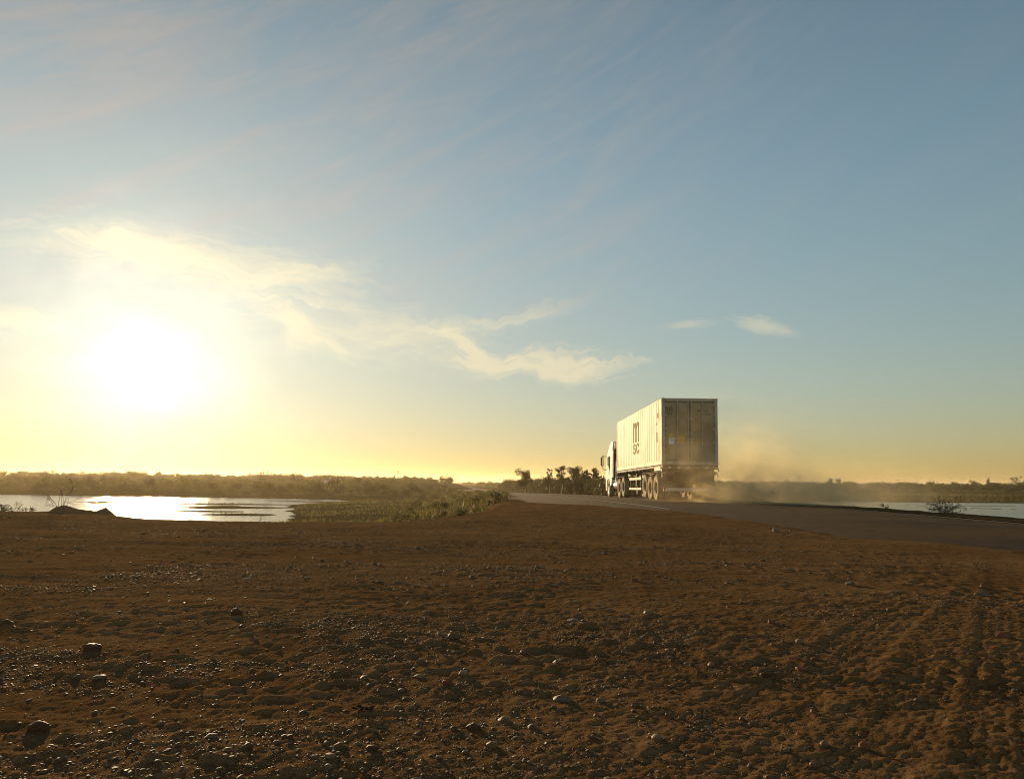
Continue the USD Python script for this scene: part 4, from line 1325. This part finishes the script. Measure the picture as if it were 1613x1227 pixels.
# earth mound at the rim of the lot, left
mx, my = MOUND
u = np.linspace(-1.25, 1.25, 90); w = np.linspace(-0.75, 0.75, 50)
U, Wd = np.meshgrid(u, w)
ridge = np.interp(u, [-1.25, -0.9, -0.66, -0.60, -0.45, -0.15, 0.10, 0.32, 0.48, 0.60, 0.78, 1.0, 1.25], [0, 0.02, 0.06, 0.20, 0.235, 0.20, 0.205, 0.165, 0.22, 0.285, 0.20, 0.09, 0.0])
hz = ridge[None] * np.clip(1 - (np.abs(Wd) / 0.70) ** 1.6, 0, 1) * (1 + 0.5 * (n2(U, Wd, 5.0, 75, 3) - 0.5)) + 0.03 * (n2(U, Wd, 14, 76, 2) - 0.5) * (ridge[None] > 0.01)
e_ = np.minimum(np.minimum(U + 1.25, 1.25 - U), np.minimum(Wd + 0.75, 0.75 - Wd))
hz = hz - 0.10 * np.clip(1 - e_ / 0.12, 0, 1) - 0.01
MZ = lot_z(mx + U, my + Wd, False)
obj('earth_mound', (np.stack([mx + 0.2 + U, my + Wd, MZ + hz * (1.05 + 0.35 * (U > 0.2))], -1).reshape(-1, 3), grid_faces(50, 90)), MAT_SOIL, smooth=True,
    label='low dark mound of earth with a pointed right end at the rim of the lot', category='mound')
b = at_depth(98, 792, 17.4)
branchy('dry_bush', 'bare spindly bush with long twigs growing behind the earth mound', 'bush', (b[0], b[1], b[2] - 0.22), 1.15, 1.7, 7, 1, 8, 0.016, 0.0, stem=0.40)
for i, (qx, qy, hh, lab) in enumerate(((22, 799, 0.26, 'short leaning weed left of the mound, the taller of two by the left edge'), (4, 799, 0.20, 'weed sprig cut by the left edge of the picture'), (54, 798, 0.14, 'tiny weed nearest to the left end of the mound'), (36, 799, 0.10, 'low weed stub between the leaning weed and the mound'))):
    b = at_depth(qx, qy, 16.6)
    branchy('weed', lab, 'weed', (b[0], b[1], b[2] - 0.05), hh * 0.85, hh * 0.9, 3, 1, 20 + i, 0.012, lean=np.array([0.5, 0, 0]), stem=0.5)
b = at(403, 812, -0.5)
branchy('dry_stalk', 'single thin dry stalk standing against the glittering lagoon behind the lot', 'plant', (b[0], b[1], float(ground_z(b[0], b[1]))), 0.95, 0.06, 1, 1, 31, 0.02)
b = at_depth(-26, 760, 12.5)
branchy('leafy_branch', 'leafy branch reaching in from the left edge above the lagoon', 'branch', (b[0] - 0.28, b[1], float(surf(b[0] - 0.28, b[1]))), 0.95, 0.8, 4, 2, 33, 0.022, 0.35, lean=np.array([0.5, 0, 0]), stem=0.6)

# ------------------------------------------------------------------ far small things
M_POLE = simple('weathered_wood', (0.10, 0.085, 0.065), 0.9)
M_SHED = simple('whitewash', (0.62, 0.58, 0.50), 0.8)
M_ROOF = simple('shed_roof', (0.30, 0.24, 0.18), 0.8)
M_PAPER = simple('white_litter', (0.70, 0.68, 0.62), 0.6)
for i, (qx, qy, dep, cross, lab) in enumerate(((627, 741.5, 300, 1, 'tallest lone utility pole on the skyline, between shed and road'), (568, 749, 330, 0, 'thin pole on the skyline just right of the white post'), (558, 749, 340, 1, 'thin pole with a crossarm right of the white shed'), (499, 748, 330, 1, 'thin pole on the skyline left of the white shed'),
                                             (474, 746, 320, 1, 'thin pole above the small domed tree'), (415, 742, 330, 0, 'thin pole on the skyline left of the largest tree'), (1414, 754.5, 420, 1, 'thin pole above the orchard on the right horizon'), (1259, 749, 380, 1, 'thin pole seen through the edge of the dust'))):
    q = at_depth(qx, qy, dep)
    zb = float(ground_z(q[0], q[1])) - 0.3
    o = thing('utility_pole', lab, 'pole', (q[0], q[1], zb), 0)
    h = q[2] - zb
    obj('post', cyl(0.14, h, 'z', 0, 0, h / 2, 8), M_POLE, o)
    if cross:
        obj('crossarm', box(1.9, 0.12, 0.12, 0, -0.15, h - 0.4), M_POLE, o)
q = at_depth(511, 760.5, 190)
zb = float(ground_z(q[0], q[1])) - 0.1
o = thing('shed', 'small low white shed on the far left bank under the skyline', 'shed', (q[0], q[1], zb), 12)
h = max(q[2] - zb, 0.5) + 0.6
obj('wall', box(2.7, 2.0, h, 0, 0, h / 2, 0.03), M_SHED, o)
obj('roof', box(3.0, 2.3, 0.10, 0, 0, h + 0.053, 0.02), M_ROOF, o)
obj('door', box(0.55, 0.06, h * 0.75, 0.5, -1.02, h * 0.38, 0.01), M_ROOF, o)
q = at_depth(520, 751, 185)
zb = float(ground_z(q[0], q[1]))
h = q[2] - zb
o = thing('white_post', 'leaning whitewashed post beside the white shed', 'post', (q[0], q[1], zb), 0)
obj('shaft', tube([(0.16, 0, -0.2), (0.05, 0, h * 0.6), (-0.06, 0, h)], [0.14, 0.12, 0.10], 8), M_SHED, o)
obj('cap', box(0.32, 0.3, 0.12, -0.06, 0, h + 0.03, 0.02), M_SHED, o)
for i, (qx, qy, w_, lab) in enumerate(((664, 799, 0.16, 'white scrap of litter half way down the grassy bank'), (674, 815, 0.10, 'white scrap of litter at the rim of the lot, the left of two'), (709, 815, 0.14, 'white scrap of litter at the rim of the lot, below the grass'), (764, 806, 0.12, 'pale scrap of litter in the grass where lot and bank meet'))):
    q = at(qx, qy, -0.45 if i else -1.0)
    zz = max(float(ground_z(q[0], q[1])), float(lot_z(np.array([q[0]]), np.array([q[1]]))[0]) if crest_side(np.array([q[0]]), np.array([q[1]]))[0] > -1.5 else -9)
    r_ = np.random.default_rng(400 + i)
    gu, gv = np.meshgrid(np.linspace(-1, 1, 6), np.linspace(-1, 1, 6))
    sheet = np.stack([gu * w_ / 2, gv * w_ / 2, 0.35 * w_ * r_.random(gu.shape) + 0.3 * w_ * np.abs(gu)], -1).reshape(-1, 3)
    obj('litter', (sheet + [q[0], q[1], zz + 0.10], grid_faces(6, 6)), M_PAPER, label=lab, category='litter')
M_BLACK = simple('charred_leaf', (0.012, 0.011, 0.012), 0.95, specular_ior_level=0.0)
for qx, qy, lab in ((578, 1140, 'small heap of black dry leaf bits on the lower left of the lot'),):
    q = at(qx, qy, -0.01)
    r_ = np.random.default_rng(77)
    pts = np.stack([r_.normal(size=26) * 0.020, r_.normal(size=26) * 0.024, 0.004 + 0.012 * r_.random(26)], 1)
    v, f = leaves(pts, 0.011, r_, 0.7)
    obj('leaf_litter', (v + [q[0], q[1], surf(q[0], q[1])], f), M_BLACK, label=lab, category='leaves', kind='stuff')

# ------------------------------------------------------------------ dust whirled up by the truck
def blob(c, r, seed):
    m = trimesh.creation.icosphere(subdivisions=3)
    k = 1 + 0.35 * (meshkit.fbm(m.vertices * 1.3 + seed, 3, seed) - 0.5)
    return trimesh.Trimesh(m.vertices * k[:, None] * r + c, m.faces, process=False)


DC, DR = np.array([13.2, 37.0, 1.4]), np.array([13.0, 15.0, 6.2])
g = Graph()
p = g.pos()
x, y, z = g.xyz(p)
nz1 = g.noise(g.vec(x, y, g.mul(z, 1.2)), 0.55, 5, 0.6, 0.6)
nz2 = g.noise(p, 1.7, 4, 0.6)
puff = g.smooth(g.add(g.mul(nz1, 0.7), g.mul(nz2, 0.3)), 0.40, 0.66)


def lobe(cx, cy, cz, rx, ry_, rz_):
    d = g.add(g.add(g.sq(g.div(g.sub(x, cx), rx)), g.sq(g.div(g.sub(y, cy), ry_))), g.sq(g.div(g.sub(z, cz), rz_)))
    return g.exp(g.mul(d, -1.0))


rho = g.mul(lobe(10.4, 29.6, 0.3, 2.7, 1.9, 0.75), 0.30)             # off the rear wheels
for cx, cy, cz, ax, ay, az_, w in ((8.6, 29.7, 0.7, 1.8, 1.2, 0.9, 0.16), (10.6, 30.6, 1.4, 2.0, 2.2, 1.3, 0.055), (14.4, 43.0, 1.2, 2.0, 2.6, 2.2, 0.060), (13.6, 30.0, 0.3, 3.2, 2.2, 0.7, 0.10),
                                   (18.0, 41.0, 0.3, 4.0, 3.6, 1.2, 0.050), (7.7, 30.1, 2.3, 1.7, 1.1, 1.8, 0.055), (13.2, 43.5, 3.0, 1.6, 2.4, 1.4, 0.026)):
    rho = g.add(rho, g.mul(lobe(cx, cy, cz, ax, ay, az_), w))
edge = g.add(g.add(g.sq(g.div(g.sub(x, float(DC[0])), float(DR[0]))), g.sq(g.div(g.sub(y, float(DC[1])), float(DR[1])))), g.sq(g.div(g.sub(z, float(DC[2])), float(DR[2]))))
rho = g.mul(g.mul(rho, g.add(0.12, g.mul(puff, 1.35))), g.smooth(edge, 0.45, 0.72, 1.0, 0.0))
vol = g.node('principled_volume', 'volume', color=(0.98, 0.76, 0.43), density=g.mul(rho, DUST), anisotropy=0.45)
MAT_DUST = g.done('road_dust', volume=vol)
obj('dust_cloud', blob(DC, DR, 3), MAT_DUST, kind='stuff', label='brown dust cloud drifting off the road to the right of the truck', category='dust')

# ------------------------------------------------------------------ hazy evening air
g = Graph()
vol = g.node('principled_volume', 'volume', color=(1.0, 0.82, 0.55), density=HAZE, anisotropy=0.55)
MAT_HAZE = g.done('hazy_air', volume=vol)
hz_ = trimesh.creation.box([5600, 5600, 16.0 + 3.6])
hz_.apply_translation([0, 0, 8.0 - 1.8])
obj('haze', hz_, MAT_HAZE, kind='stuff', label='thin warm haze over the whole plain', category='haze')
